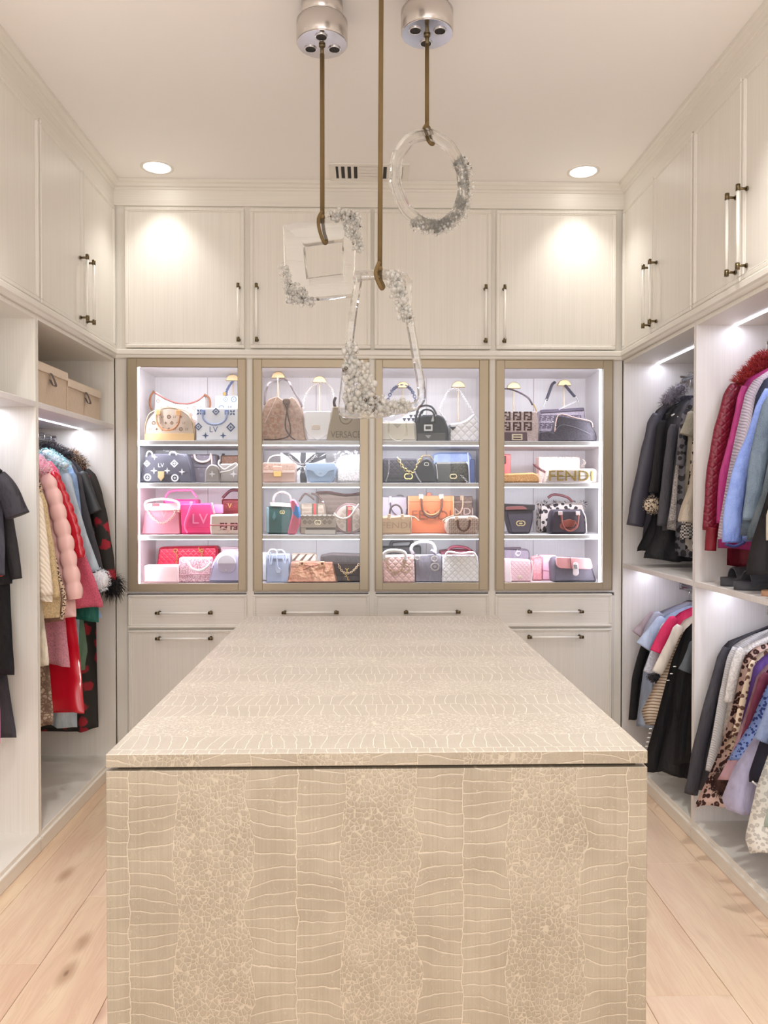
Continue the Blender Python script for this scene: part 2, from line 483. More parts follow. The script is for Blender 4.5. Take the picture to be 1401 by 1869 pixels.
    def hair(s, c, rad, n, L, mi=0, dirn=None, wid=.0016, curl=.3):
        """tapered locks standing off an ellipsoid"""
        for _ in range(n):
            u = random.uniform(-1, 1); a = random.uniform(0, 2 * PI); q = math.sqrt(1 - u * u)
            d = Vector((q * math.cos(a), q * math.sin(a), u))
            p = Vector((c[0] + d.x * rad[0], c[1] + d.y * rad[1], c[2] + d.z * rad[2]))
            e = d + Vector((random.uniform(-1, 1), random.uniform(-1, 1), random.uniform(-1, 1))) * curl
            if dirn: e = e * .6 + Vector(dirn)
            e.normalize(); l = L * random.uniform(.6, 1.2)
            sd = e.cross(Vector((random.uniform(-1, 1), random.uniform(-1, 1), random.uniform(-1, 1))))
            if sd.length < 1e-5: continue
            sd.normalize(); sd *= wid
            mid = p + e * l * .55; tip = p + e * l + Vector((0, 0, -l * .25))
            s.add([p - sd, p + sd, mid + sd * .7, tip, mid - sd * .7], [(0, 1, 2, 4), (4, 2, 3)], mi)
        return s

    def build(s, name, mats, parent=None, origin=None, coll=None):
        if not isinstance(mats, (list, tuple)): mats = [mats]
        o3 = origin or (parent.get('_org') if parent is not None else None) or (0, 0, 0)
        o3 = tuple(o3)
        me = bpy.data.meshes.new(name)
        me.from_pydata([(v[0] - o3[0], v[1] - o3[1], v[2] - o3[2]) for v in s.v], [], s.f)
        for m in mats: me.materials.append(m)
        if len(mats) > 1: me.polygons.foreach_set('material_index', s.mi)
        me.polygons.foreach_set('use_smooth', s.sm); me.update()
        ob = bpy.data.objects.new(name, me); C.objects.link(ob)
        if parent is not None: ob.parent = parent; ob['_org'] = o3
        elif origin: ob.location = origin; ob['_org'] = o3
        return ob


def thing(name, label, cat, org, group=None):
    o = bpy.data.objects.new(name, None); C.objects.link(o); o.location = org
    o.empty_display_size = .05
    o['label'] = label; o['category'] = cat; o['_org'] = tuple(org)
    if group: o['group'] = group
    return o


def tag(o, label, cat, group=None):
    o['label'] = label; o['category'] = cat
    if group: o['group'] = group
    return o


def struct(o): o['kind'] = 'structure'; return o


def smooth_path(pts, per=6, closed=False):
    P = [Vector(p) for p in pts]; n = len(P); out = []
    if n < 3 and not closed: return [tuple(P[0].lerp(P[-1], k / 6)) for k in range(7)]
    for i in range(n if closed else n - 1):
        if closed: p0, p1, p2, p3 = P[i - 1], P[i], P[(i + 1) % n], P[(i + 2) % n]
        else: p0, p1, p2, p3 = P[max(i - 1, 0)], P[i], P[i + 1], P[min(i + 2, n - 1)]
        for k in range(per):
            t = k / per
            out.append(tuple(.5 * ((2 * p1) + (-p0 + p2) * t + (2 * p0 - 5 * p1 + 4 * p2 - p3) * t * t + (-p0 + 3 * p1 - 3 * p2 + p3) * t ** 3)))
    if not closed: out.append(tuple(P[-1]))
    return out


def round_poly(pts, r, seg=4):
    n = len(pts); out = []
    for i in range(n):
        p = Vector(pts[i][:2]); a = Vector(pts[i - 1][:2]); b = Vector(pts[(i + 1) % n][:2])
        rr = pts[i][2] if len(pts[i]) > 2 else r
        da, db = a - p, b - p; la, lb = da.length, db.length
        q = min(rr, la * .48, lb * .48)
        if q < .05: out.append(tuple(p)); continue
        s0 = p + da / la * q; s1 = p + db / lb * q
        for k in range(seg + 1):
            t = k / seg; out.append(tuple(s0 * (1 - t) ** 2 + p * 2 * t * (1 - t) + s1 * t * t))
    return out


def in_poly(x, y, P):
    c = False; n = len(P)
    for i in range(n):
        x1, y1 = P[i][:2]; x2, y2 = P[i - 1][:2]
        if (y1 > y) != (y2 > y) and x < (x2 - x1) * (y - y1) / (y2 - y1) + x1: c = not c
    return c


_txt = {}


def text_polys(s):
    """outline mesh of a word, 1 unit tall"""
    if s in _txt: return _txt[s]
    cu = bpy.data.curves.new('t', 'FONT'); cu.body = s; cu.align_x = 'CENTER'; cu.align_y = 'CENTER'; cu.resolution_u = 3
    ob = bpy.data.objects.new('t', cu); C.objects.link(ob)
    bpy.context.view_layer.update()
    me = bpy.data.meshes.new_from_object(ob)
    vs = [tuple(v.co) for v in me.vertices]; fs = [tuple(p.vertices) for p in me.polygons]
    bpy.data.objects.remove(ob); bpy.data.curves.remove(cu); bpy.data.meshes.remove(me)
    if not vs: _txt[s] = ([], []); return _txt[s]
    h = max(v[1] for v in vs) - min(v[1] for v in vs); cx = (max(v[0] for v in vs) + min(v[0] for v in vs)) / 2
    cy = (max(v[1] for v in vs) + min(v[1] for v in vs)) / 2
    _txt[s] = ([((v[0] - cx) / h, (v[1] - cy) / h) for v in vs], fs)
    return _txt[s]


# ================================================================== room numbers
XL, XR, YB = -1.423, 1.475, 4.40          # faces of the side and back joinery
ZC = 3.337                                # ceiling
ZD1, ZD0 = 3.192, 2.392                   # upper doors
ZT1, ZT0 = 2.387, 2.337                   # ledge under them
DEP = .60
YF = -1.3

m = MB(); m.box(XL - .75, XR + .75, YF - .1, 5.2, -.05, -.012)
floor = struct(m.build('floor', M((120, 96, 74), .9)))
k = 0
xs = [-1.355 + .2765 * (i - 3) for i in range(0, 17)]
for i in range(len(xs) - 1):
    x0, x1 = max(xs[i], XL - .62), min(xs[i + 1], XR + .62)
    if x1 - x0 < .02: continue
    yy = YF
    off = {3: 2.55, 4: 2.98, 12: 3.2, 13: 2.7}.get(i, 1.6 + .37 * ((i * 7) % 5))
    cuts = [YF] + [c for c in (off - 2.1, off, off + 2.0) if YF + .2 < c < 5.0] + [5.05]
    for a, b in zip(cuts[:-1], cuts[1:]):
        q = MB(); q.box(x0 + .0007, x1 - .0007, a + .0007, b - .0007, -.012, random.uniform(-.0006, .0), .0015)
        q.build('plank', PLANK, floor)

m = MB(); m.box(XL - .75, XR + .75, YF - .1, 5.2, ZC, ZC + .1); struct(m.build('ceiling', PAINT))
m = MB(); m.box(XL - .75, XR + .75, 5.02, 5.12, 0, ZC); struct(m.build('wall_back', WALLP))
m = MB(); m.box(XL - .72, XL - .62, YF, 5.1, 0, ZC); struct(m.build('wall_left', WALLP))
m = MB(); m.box(XR + .62, XR + .72, YF, 5.1, 0, ZC); struct(m.build('wall_right', WALLP))
m = MB(); m.box(XL - .7, -1.15, YF - .12, YF, 0, ZC); m.box(1.15, XR + .7, YF - .12, YF, 0, ZC); m.box(-1.15, 1.15, YF - .12, YF, 2.95, ZC)
struct(m.build('wall_front', WALLP))


# fascia + crown over the upper doors (profile swept along each run)
def crown(name, run, a, b):
    # profile: (out from face, z)
    prof = [(0, ZD1 + .006), (0, 3.285), (.006, 3.288), (.010, 3.296), (.022, 3.300), (.030, 3.312), (.040, 3.318), (.040, ZC - .001), (-.05, ZC - .001), (-.05, ZD1 + .006)]
    m = MB()
    rs = []
    for end in (a, b):
        ring = []
        for o, z in prof:
            if run == 'back': ring.append((max(XL + 0, min(XR, end)) + (o if end == a else -o) * 1.0, YB - o, z))
            elif run == 'left': ring.append((XL + o, end - (o if end == b else 0), z))
            else: ring.append((XR - o, end - (o if end == b else 0), z))
        rs.append(ring)
    m.rings(rs, smooth=False); return struct(m.build(name, LAMH if run == 'back' else LAMH))


crown('trim_1', 'back', XL, XR); crown('trim_2', 'left', .2, YB); crown('trim_3', 'right', .2, YB)


def ledge(name, run, a, b):
    prof = [(-.03, ZT0), (.010, ZT0), (.014, ZT0 + .006), (.014, ZT0 + .016), (.022, ZT0 + .022), (.022, ZT1 - .006), (.016, ZT1), (-.03, ZT1)]
    m = MB(); rs = []
    for end in (a, b):
        ring = []
        for o, z in prof:
            if run == 'back': ring.append((end + (o if end == a else -o), YB - o, z))
            elif run == 'left': ring.append((XL + o, end - (o if end == b else 0), z))
            else: ring.append((XR - o, end - (o if end == b else 0), z))
        rs.append(ring)
    m.rings(rs, smooth=False); return struct(m.build(name, LAMH))


ledge('trim_4', 'back', XL, XR); ledge('trim_5', 'left', .2, YB); ledge('trim_6', 'right', .2, YB)

# corner fillers
for nm, x0, x1 in (('trim_7', XL, -1.364), ('trim_8', 1.434, XR)):
    m = MB(); m.box(x0, x1, YB + .012, YB + .04, 0.0, ZT0); m.box(x0, x1, YB + .012, YB + .04, ZT1, ZD1 + .006)
    struct(m.build(nm, LAM))


# ------------------------------------------------------------------ handles
def handle(door, p0, p1, out, r=.0065):
    """bar with bronze ends between p0 and p1, standing off along out"""
    m = MB(); a, b = Vector(p0), Vector(p1); o = Vector(out); d = (b - a).normalized()
    m.tube([a + o + d * .012, b + o - d * .012], r, 10, 0)
    for q, sg in ((a, 1), (b, -1)):
        m.tube([q + o - d * .006 * sg, q + o + d * .019 * sg], r * 1.35, 10, 1)
        m.tube([q + d * .01 * sg, q + d * .01 * sg + o], r * .85, 8, 1)
        m.tube([q + d * .01 * sg, q + d * .01 * sg + o * .12], r * 1.5, 8, 1)
    return m.build('handle', [ACRYL, BRONZE], door)


def door_mesh(axis, face, a0, a1, z0, z1, th=.022, lip=.020, dr=.007):
    """panel door with a narrow raised frame. axis 'x' runs along x (faces -y), 'L' faces +x, 'R' faces -x"""
    m = MB()

    def bx(u0, u1, d0, d1, c0, c1, ch=0):
        if axis == 'x': m.box(u0, u1, face - d1, face - d0, c0, c1, ch)
        elif axis == 'L': m.box(face + d0, face + d1, u0, u1, c0, c1, ch)
        else: m.box(face - d1, face - d0, u0, u1, c0, c1, ch)
    bx(a0 + .002, a1 - .002, 0, th - dr, z0 + .002, z1 - .002)
    bx(a0, a1, 0, th, z0, z0 + lip, .004); bx(a0, a1, 0, th, z1 - lip, z1, .004)
    bx(a0, a0 + lip, 0, th, z0 + lip, z1 - lip, .004); bx(a1 - lip, a1, 0, th, z0 + lip, z1 - lip, .004)
    i = lip; j = lip + .006
    bx(a0 + i, a1 - i, 0, th - .0035, z0 + i, z0 + j, .002); bx(a0 + i, a1 - i, 0, th - .0035, z1 - j, z1 - i, .002)
    bx(a0 + i, a0 + j, 0, th - .0035, z0 + j, z1 - j, .002); bx(a1 - j, a1 - i, 0, th - .0035, z0 + j, z1 - j, .002)
    return m


# ------------------------------------------------------------------ back wall: four upper cabinets
BX = [-1.364, -.6725, .035, .7265, 1.434]
DX = [(-1.359, -.688), (-.657, .027), (.046, .712), (.741, 1.428)]
side_w = ['above the leftmost glass cabinet', 'behind the square crystal pendant', 'behind the round crystal pendant', 'above the rightmost glass cabinet']
for i in range(4):
    t = thing('wall_cabinet', 'upper greige wood-grain cabinet on the back wall, ' + side_w[i], 'cabinet', ((BX[i] + BX[i + 1]) / 2, YB + .2, ZT1))
    m = MB(); y0 = YB + .012
    m.box(BX[i], BX[i] + .018, y0, 4.98, ZT1, ZD1 + .006); m.box(BX[i + 1] - .018, BX[i + 1], y0, 4.98, ZT1, ZD1 + .006)
    m.box(BX[i] + .018, BX[i + 1] - .018, y0, 4.98, ZD1 - .012, ZD1 + .006); m.box(BX[i] + .018, BX[i + 1] - .018, y0, 4.98, ZT1, ZT1 + .018)
    m.build('carcass', LAM, t)
    d = door_mesh('x', YB + .012, DX[i][0], DX[i][1], ZD0 + .003, ZD1 - .008, .03).build('door', LAM, t)
    hx = at((437, 470, 884, 918)[i], 590, YB)[0]
    handle(d, (hx, YB - .016, 2.43), (hx, YB - .016, 2.745), (0, -.036, 0))

# ------------------------------------------------------------------ glass display cabinets
GX = [(-1.348, -.683), (-.640, .013), (.053, .700), (.743, 1.412)]
GO = [(-1.296, -.728), (-.591, -.037), (.094, .646), (.791, 1.359)]
GZ1, GZ0, OZ1, OZ0 = 2.334, 1.020, 2.287, 1.060
SH = [1.876, 1.634, 1.334]       # shelf tops
ZFL = 1.052                      # cabinet floor
YI0, YI1 = 4.435, 4.96
lbl = ['at the left end, beside the winter coats', 'second from the left, holding the drawstring bucket bag', 'third from the left, holding the orange tan tote', 'at the right end, beside the dark jackets']
for i in range(4):
    x0, x1 = BX[i], BX[i + 1]
    t = thing('display_cabinet', 'glass-fronted lit handbag cabinet with champagne frame, ' + lbl[i], 'display cabinet', ((x0 + x1) / 2, YB + .28, 1.001))
    m = MB()
    m.box(x0, x0 + .02, YB + .012, YI1, 1.001, ZT0); m.box(x1 - .02, x1, YB + .012, YI1, 1.001, ZT0)
    m.box(x0 + .02, x1 - .02, YB + .012, YI1, 2.317, ZT0); m.box(x0 + .02, x1 - .02, YB + .012, YI1, 1.001, ZFL)
    m.box(x0 + .02, x1 - .02, YI1 - .012, YI1, ZFL, 2.317)
    m.build('carcass', LAMI, t)
    m = MB(); m.box(x0 + .02 + .33, x0 + .02 + .335, YI1 - .0145, YI1 - .012, ZFL, 2.317)
    m.build('back_seam', M((196, 186, 184), .6), t)
    for z in SH:
        m = MB(); m.box(x0 + .021, x1 - .021, YI0, YI1 - .013, z - .024, z, .002); s_ = m.build('shelf', LAMI, t)
        m = MB(); m.box(x0 + .03, x1 - .03, YI0 + .006, YI0 + .016, z - .0285, z - .024); m.build('led_strip', LEDM, s_)
    m = MB(); m.box(x0 + .03, x1 - .03, YI0 + .006, YI0 + .016, 2.3125, 2.317); m.build('led_strip', LEDM, t)
    for z in SH + [2.317]:
        area('cabinet_led', ((x0 + x1) / 2, YI0 + .03, z - .030), (math.radians(28), 0, 0), x1 - x0 - .08, .014, E_LED * (1.05 if z > 2 else 1), COOL)
    g0, g1 = GX[i]; o0, o1 = GO[i]
    m = MB(); yy0, yy1 = YB - .012, YB + .010
    m.box(g0, o0, yy0, yy1, GZ0, GZ1, .002); m.box(o1, g1, yy0, yy1, GZ0, GZ1, .002)
    m.box(o0, o1, yy0, yy1, OZ1, GZ1, .002); m.box(o0, o1, yy0, yy1, GZ0, OZ0, .002)
    b = .005
    m.box(g0 - b, g0, yy0 - .003, yy1, GZ0 - b, GZ1 + b, .001); m.box(g1, g1 + b, yy0 - .003, yy1, GZ0 - b, GZ1 + b, .001)
    m.box(g0, g1, yy0 - .003, yy1, GZ1, GZ1 + b, .001); m.box(g0, g1, yy0 - .003, yy1, GZ0 - b, GZ0, .001)
    d = m.build('door', CHAMP, t)
    m = MB(); m.box(o0 - .008, o1 + .008, YB - .004, YB, OZ0 - .008, OZ1 + .008); m.build('glass_pane', GLASS, d)
    if i in (0, 3):
        xs_ = -1.299 if i == 0 else 1.353
        m = MB(); m.box(xs_ - .005, xs_ + .005, YI0 - .010, YI0 - .001, ZFL, 2.315); m.build('led_strip', LEDM, t)
        m = MB(); m.box(x0 + .02 if i == 0 else xs_ + .0055, xs_ - .0055 if i == 0 else x1 - .02, YI0 - .018, YI0 - .001, ZFL, 2.3165); m.build('filler_strip', LAMI, t)
        area('cabinet_led', (xs_ + (.008 if i == 0 else -.008), YI0 - .006, 1.68), (0, math.radians(-90 if i == 0 else 90), 0), 1.2, .012, 2.6, COOL)

# face frame stiles between the glass doors
for i, xc in enumerate((-.6615, .033, .7215)):
    m = MB(); m.box(xc - .021, xc + .021, YB + .0, YB + .012, .09, ZT0)
    struct(m.build('trim_%d' % (9 + i), LAM))

# ------------------------------------------------------------------ base cabinets under them
bl = ['under the leftmost glass cabinet', 'under the second glass cabinet, mostly behind the island', 'under the third glass cabinet, mostly behind the island', 'under the rightmost glass cabinet']
for i in range(4):
    x0, x1 = BX[i], BX[i + 1]; g0, g1 = GX[i]
    t = thing('drawer_cabinet', 'greige base cabinet with bar-pull drawers ' + bl[i], 'cabinet', ((x0 + x1) / 2, YB + .28, 0))
    m = MB(); m.box(x0 + .0005, x1 - .0005, YB + .0135, 4.975, .09, .984); m.box(x0, x1, YB + .06, 4.98, 0, .09)
    m.build('carcass', LAM, t)
    for z0, z1, hz in ((.806, .999, .897), (.1, .797, .752)):
        d = door_mesh('x', YB + .012, g0 - .004, g1 + .004, z0, z1 - .002, .026, .014).build('drawer', LAMH if z0 > .5 else LAM, t)
        cx = at((339, 567, 787, 1010)[i], 1118, YB)[0]
        handle(d, (cx - .155, YB - .012, hz), (cx + .155, YB - .012, hz), (0, -.034, 0))

# ------------------------------------------------------------------ side upper cabinets
LY = [(3.395, 3.906, 4.395), (2.33, 2.862, 3.385), (1.27, 1.80, 2.32), (.25, .75, 1.26)]
RY = [(3.45, 3.918, 4.395), (2.56, 2.994, 3.44), (1.65, 2.11, 2.55), (.70, 1.18, 1.64)]
pos = ['nearest the back corner', 'second from the back corner', 'third from the back corner', 'fourth from the back corner']
for side, Y in (('L', LY), ('R', RY)):
    f = XL if side == 'L' else XR; s = 1 if side == 'L' else -1; word = 'left' if side == 'L' else 'right'
    for i, (a, b, c) in enumerate(Y):
        t = thing('wall_cabinet', 'upper two-door greige cabinet on the %s wall, %s' % (word, pos[i]), 'cabinet', (f - s * .3, (a + c) / 2, ZT1))
        m = MB(); xa, xb = f - s * .012, f - s * .6
        m.box(xa, xb, a - .004, a + .014, ZT1, ZD1 + .006); m.box(xa, xb, c - .014, c + .004, ZT1, ZD1 + .006)
        m.box(xa, xb, a + .014, c - .014, ZD1 - .012, ZD1 + .006); m.box(xa, xb, a + .014, c - .014, ZT1, ZT1 + .018)
        m.build('carcass', LAM, t)
        for q, (u, v) in enumerate(((a, b), (b, c))):
            d = door_mesh(side, f - s * .012, u + .004, v - .004, ZD0, ZD1 - .002, .024).build('door', LAM, t)
            hy = v - .045 if q == 0 else u + .045
            handle(d, (f + s * .008, hy, 2.43), (f + s * .008, hy, 2.745), (s * .036, 0, 0))


# ------------------------------------------------------------------ open wardrobe bays
def bay(side, y0, y1, label, shelf=None, mid=None, rails=(), led=()):
    f = XL if side == 'L' else XR; s = 1 if side == 'L' else -1; xb = f - s * .6
    t = thing('wardrobe_bay', label, 'wardrobe', (f - s * .3, (y0 + y1) / 2, 0))
    for ya in (y0, y1 - .012):
        m = MB(); m.box(f, xb, ya, ya + .012, .086, ZT0); m.build('side_panel', LAM if shelf else LAMI, t)
    m = MB(); m.box(xb + s * .008, xb, y0 + .012, y1 - .012, .086, ZT0); m.build('back_panel', LAMI, t)
    m = MB(); m.box(f - s * .001, xb, y0 + .012, y1 - .012, 2.317, ZT0 - .001); m.build('top_panel', LAM, t)
    m = MB(); m.box(f, xb, y0, y1, .062, .086, .002); m.box(f - s * .012, xb, y0, y1, 0, .061)
    m.build('base_panel', LAM, t)
    m = MB(); m.box(f + s * .010, f - s * .012, y0 + .001, y1 - .001, .050, .066, .003); m.box(f + s * .004, f - s * .012, y0 + .001, y1 - .001, 0.001, .050)
    m.build('toe_board', LAMH, t)
    for z in ([shelf] if shelf else []) + ([mid] if mid else []):
        m = MB(); m.box(f, xb + s * .008, y0 + .012, y1 - .012, z - .026, z, .002); m.build('shelf', LAMI, t)
    for (x, z) in led:
        m = MB(); m.box(x - .006, x + .006, y0 + .02, y1 - .014, z - .004, z); m.build('led_strip', LEDM, t)
        area('wardrobe_led', (x, (y0 + y1) / 2, z - .008), (0, 0, 0), .014, y1 - y0 - .05, (1.2 if side == 'R' else 2.2) * (y1 - y0), COOL)
    for (x, z) in rails:
        m = MB(); m.tube([(x, y0 + .012, z), (x, y1 - .012, z)], .015, 12, 0, flat=.55)
        for yy in (y0 + .014, y1 - .014): m.box(x - .018, x + .018, yy - .003, yy + .003, z - .02, z + .022, .002)
        m.build('hanging_rail', CHROME, t)
    return t


bay('L', 3.372, 4.395, 'open coat bay on the left with two fabric bins above bright winter coats', 1.962, None, [(-1.76, 1.875)], [(-1.606, 1.936)])
bay('L', 1.9, 3.348 + .02, 'open wardrobe bay at the left edge with black garments', 1.962, None, [(-1.76, 1.875)], [(-1.606, 1.936)])
bay('L', .3, 1.898, 'open wardrobe bay on the left, nearest the camera', 1.962, None, [(-1.76, 1.875)], [])
bay('R', 3.43, 4.395, 'double-hung wardrobe bay on the right beside the glass cabinets, with dark jackets', None, 1.172, [(1.814, 2.225), (1.82, 1.040)], [(1.667, 2.316), (1.6, 1.145)])
bay('R', 2.2, 3.428, 'double-hung wardrobe bay at the right edge with burgundy and denim jackets', None, 1.172, [(1.806, 2.225), (1.82, 1.040)], [(1.648, 2.316), (1.6, 1.145)])
bay('R', .3, 2.198, 'wardrobe bay on the right, nearest the camera', None, 1.172, [(1.806, 2.225)], [])

# ------------------------------------------------------------------ island
IX0, IX1, IY0, IY1, IZ = -.586, .643, 1.735, 3.785, .964
t = thing('island', 'large island clad in beige crocodile-embossed panels in the middle of the closet', 'island', ((IX0 + IX1) / 2, (IY0 + IY1) / 2, 0))
m = MB(); m.box(IX0, IX1, IY0, IY1, IZ - .030, IZ, .0015)
# top face, edges separate material
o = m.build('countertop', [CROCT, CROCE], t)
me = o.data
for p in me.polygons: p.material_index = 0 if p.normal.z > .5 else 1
m = MB(); m.box(IX0 + .022, IX1 - .022, IY0 + .022, IY1 - .022, .02, IZ - .030); m.build('core', M((96, 84, 68), .7), t)
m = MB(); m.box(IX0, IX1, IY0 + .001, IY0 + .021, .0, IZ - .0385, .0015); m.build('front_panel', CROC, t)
m = MB(); m.box(IX0, IX1, IY1 - .021, IY1 - .001, .0, IZ - .0385, .0015); m.build('rear_panel', CROC, t)
for xa in (IX0, IX1 - .02):
    m = MB(); m.box(xa, xa + .02, IY0 + .0225, IY1 - .0225, 0, IZ - .0385, .0015); m.build('side_panel', LAM, t)


# ------------------------------------------------------------------ recessed lights, vent
def can(x, y, label, power=1.0):
    t = thing('recessed_light', label, 'ceiling light', (x, y, ZC), None)
    m = MB(); m.lathe([(.088, ZC - .0005), (.088, ZC - .004), (.074, ZC - .006), (.070, ZC - .002), (.070, ZC - .0005)], (x, y), 32, caps=False); m.build('trim_ring', WHITEP, t)
    m = MB(); m.cyl((x, y), .071, ZC - .003, ZC - .001, 32); m.build('lens', LENS, t)
    l = bpy.data.lights.new('recessed_lamp', 'SPOT'); l.energy = E_CAN * power; l.color = WARM; l.spot_size = math.radians(96); l.spot_blend = .85
    l.shadow_soft_size = .05
    lo = bpy.data.objects.new('recessed_lamp', l); C.objects.link(lo); lo.location = (x, y, ZC - .015)


can(-1.13, 4.22, 'round recessed ceiling light, left of the air vent'); can(1.19, 4.22, 'round recessed ceiling light, right of the air vent')
for x in (-1.13, 1.19):
    for y in (2.45, .7):
        can(x, y, 'round recessed ceiling light above the %s wardrobes, %s' % ('left' if x < 0 else 'right', 'over the middle of the island' if y > 2 else 'above the camera'), 3.6)

t = thing('air_vent', 'white rectangular ceiling air register with louvres', 'air vent', (-.0, 4.25, ZC))
vx0, vx1, vy0, vy1 = -.20, .235, 4.14, 4.37
m = MB(); w_ = .035
m.box(vx0, vx1, vy0, vy0 + w_, ZC - .008, ZC - .0005, .003); m.box(vx0, vx1, vy1 - w_, vy1, ZC - .008, ZC - .0005, .003)
m.box(vx0, vx0 + w_, vy0 + w_, vy1 - w_, ZC - .008, ZC - .0005); m.box(vx1 - w_, vx1, vy0 + w_, vy1 - w_, ZC - .008, ZC - .0005)
m.build('frame', WHITEP, t)
m = MB(); m.box(vx0 + w_, vx1 - w_, vy0 + w_, vy1 - w_, ZC - .002, ZC - .0005); m.build('duct', DARK, t)
vm = (vx0 + vx1) / 2
for q in range(11):
    x = vx0 + w_ + .014 + q * .0345
    if abs(x - vm) < .062: continue
    m = MB(); sg = 1 if x < vm else -1
    m.add([(x, vy0 + w_, ZC - .007), (x + .012 * sg, vy0 + w_, ZC - .002), (x + .012 * sg, vy1 - w_, ZC - .002), (x, vy1 - w_, ZC - .007),
           (x + .003, vy0 + w_, ZC - .007), (x + .003 + .012 * sg, vy0 + w_, ZC - .002), (x + .003 + .012 * sg, vy1 - w_, ZC - .002), (x + .003, vy1 - w_, ZC - .007)],
          [(0, 1, 2, 3), (7, 6, 5, 4), (0, 4, 5, 1), (3, 2, 6, 7), (0, 3, 7, 4)])
    m.build('louvre', WHITEP, t)
for q in range(4):
    y = vy0 + w_ + .008 + q * .040
    m = MB(); m.box(vm - .058, vm + .058, y, y + .034, ZC - .007, ZC - .003, .001); m.build('louvre', WHITEP, t)


# ------------------------------------------------------------------ crystal pendants
def canopy(t, x, y, rot=0):
    m = MB(); m.cyl((x, y), .075, ZC - .067, ZC - .0005, 40); m.build('mount', M((214, 206, 200), .25, .6), t)
    m = MB(); m.lathe([(.086, ZC - .066), (.0925, ZC - .072), (.0925, ZC - .146), (.090, ZC - .149), (.001, ZC - .149)], (x, y), 48, caps=False)
    m.lathe([(.075, ZC - .066), (.087, ZC - .066)], (x, y), 48, caps=False)
    c = m.build('canopy', M((208, 202, 198), .22, .85), t)
    m = MB(); m.cyl((x, y), .089, ZC - .1515, ZC - .1492, 48); d = m.build('chrome_plate', CHROME, t)
    for k in range(3):
        a = rot + k * 2 * PI / 3; hx, hy = x + .05 * math.cos(a), y + .05 * math.sin(a)
        m = MB(); m.cyl((hx, hy), .019, ZC - .1535, ZC - .1516, 20); m.build('lamp_hole', DARK, d)
        m = MB(); m.lathe([(.019, ZC - .1515), (.023, ZC - .1515), (.023, ZC - .155), (.019, ZC - .155)], (hx, hy), 20, caps=False); m.build('bezel', CHROME, d)
    m = MB(); m.cyl((x, y), .007, ZC - .19, ZC - .15, 12); m.lathe([(.012, ZC - .152), (.012, ZC - .158), (.006, ZC - .162)], (x, y), 16); m.build('stem', BRONZE, t)


def cluster(t, pts, n, spread, rmin, rmax, dark=.07):
    """many faceted glass beads gathered along a path; nobody could count them"""
    m = MB(); P = smooth_path(pts, 8)
    for i in range(n):
        k = random.random() * (len(P) - 1); a = Vector(P[int(k)]).lerp(Vector(P[min(int(k) + 1, len(P) - 1)]), k % 1)
        g = Vector((random.gauss(0, 1), random.gauss(0, .6), random.gauss(0, 1)))
        sp = spread if not callable(spread) else spread(k / (len(P) - 1))
        if g.length > 1.7: g *= 1.7 / g.length
        r = rmin + (rmax - rmin) * random.random() ** 2
        dk = random.random() < dark
        m.ball(a + g * sp * .6, r * (.6 if dk else 1), 1 if dk else 0, 7, 5); m.sm[-1] = False
    o = m.build('bead_cluster', [BEAD, M((120, 112, 104), .15, .9)], t); o['kind'] = 'stuff'; return o


def loop(t, x, y, z0, z1, wx=.012):
    m = MB(); m.tube(smooth_path([(x, y, z0 + .02), (x - wx, y - .012, z0 - .01), (x - wx * .8, y - .014, (z0 + z1) / 2), (x + wx * .6, y - .010, z1), (x + wx * 1.3, y + .012, z1 + .012), (x + wx * .5, y + .012, (z0 + z1) / 2), (x, y, z0)], 5), .0062, 8)
    m.ball((x, y, z0), .011, 0); m.build('cord_loop', CORD, t)


# square
Y1 = 2.82; px_ = at(588, 400, Y1)[0]
t = thing('crystal_pendant', 'square crystal frame pendant with bead clusters hanging on a gold cord, left', 'pendant light', (px_, Y1, 2.23), None)
canopy(t, px_, Y1, PI / 2 + PI)
m = MB(); m.tube([(px_, Y1, ZC - .185), (px_, Y1, 2.545)], .0082, 8); m.build('cord', CORD, t)
loop(t, px_, Y1 - .015, 2.56, 2.465)
oq = [at(*p, Y1) for p in ((516, 413), (652, 388), (653, 512), (566 - 20, 545))]
oq[2] = at(645, 541, Y1); oq[3] = at(522, 552, Y1)
iq = [at(*p, Y1 + .0) for p in ((556, 447), (624, 438), (625, 500), (562, 508))]
def fr(q, y, k=1.0):
    cx = sum(p[0] for p in q) / 4; cz = sum(p[2] for p in q) / 4
    return [(cx + (p[0] - cx) * k, y, cz + (p[2] - cz) * k) for p in q]
m = MB(); m.rings([fr(oq, Y1 - .010), fr(oq, Y1 - .022, .97), fr(iq, Y1 - .012, 1.10), fr(iq, Y1 - .006), fr(iq, Y1 + .024), fr(iq, Y1 + .03, 1.08), fr(oq, Y1 + .028, .97), fr(oq, Y1 + .016)], smooth=False, caps=False, closed=True)
m.build('crystal_frame', CRYSTAL, t)
cluster(t, [at(606, 392, Y1 - .02), at(630, 393, Y1 - .02), at(648, 400, Y1 - .02), at(651, 430, Y1 - .02), at(655, 455, Y1 - .02)], 170, .020, .004, .0095)
cluster(t, [at(633, 402, Y1 - .02), at(645, 435, Y1 - .02)], 60, .024, .004, .009)
cluster(t, [at(517, 490, Y1 - .02), at(524, 515, Y1 - .02), at(533, 545, Y1 - .02), at(572, 549, Y1 - .02)], 150, .018, .004, .0095)
cluster(t, [at(535, 525, Y1 - .02), at(555, 540, Y1 - .02)], 70, .022, .004, .008)

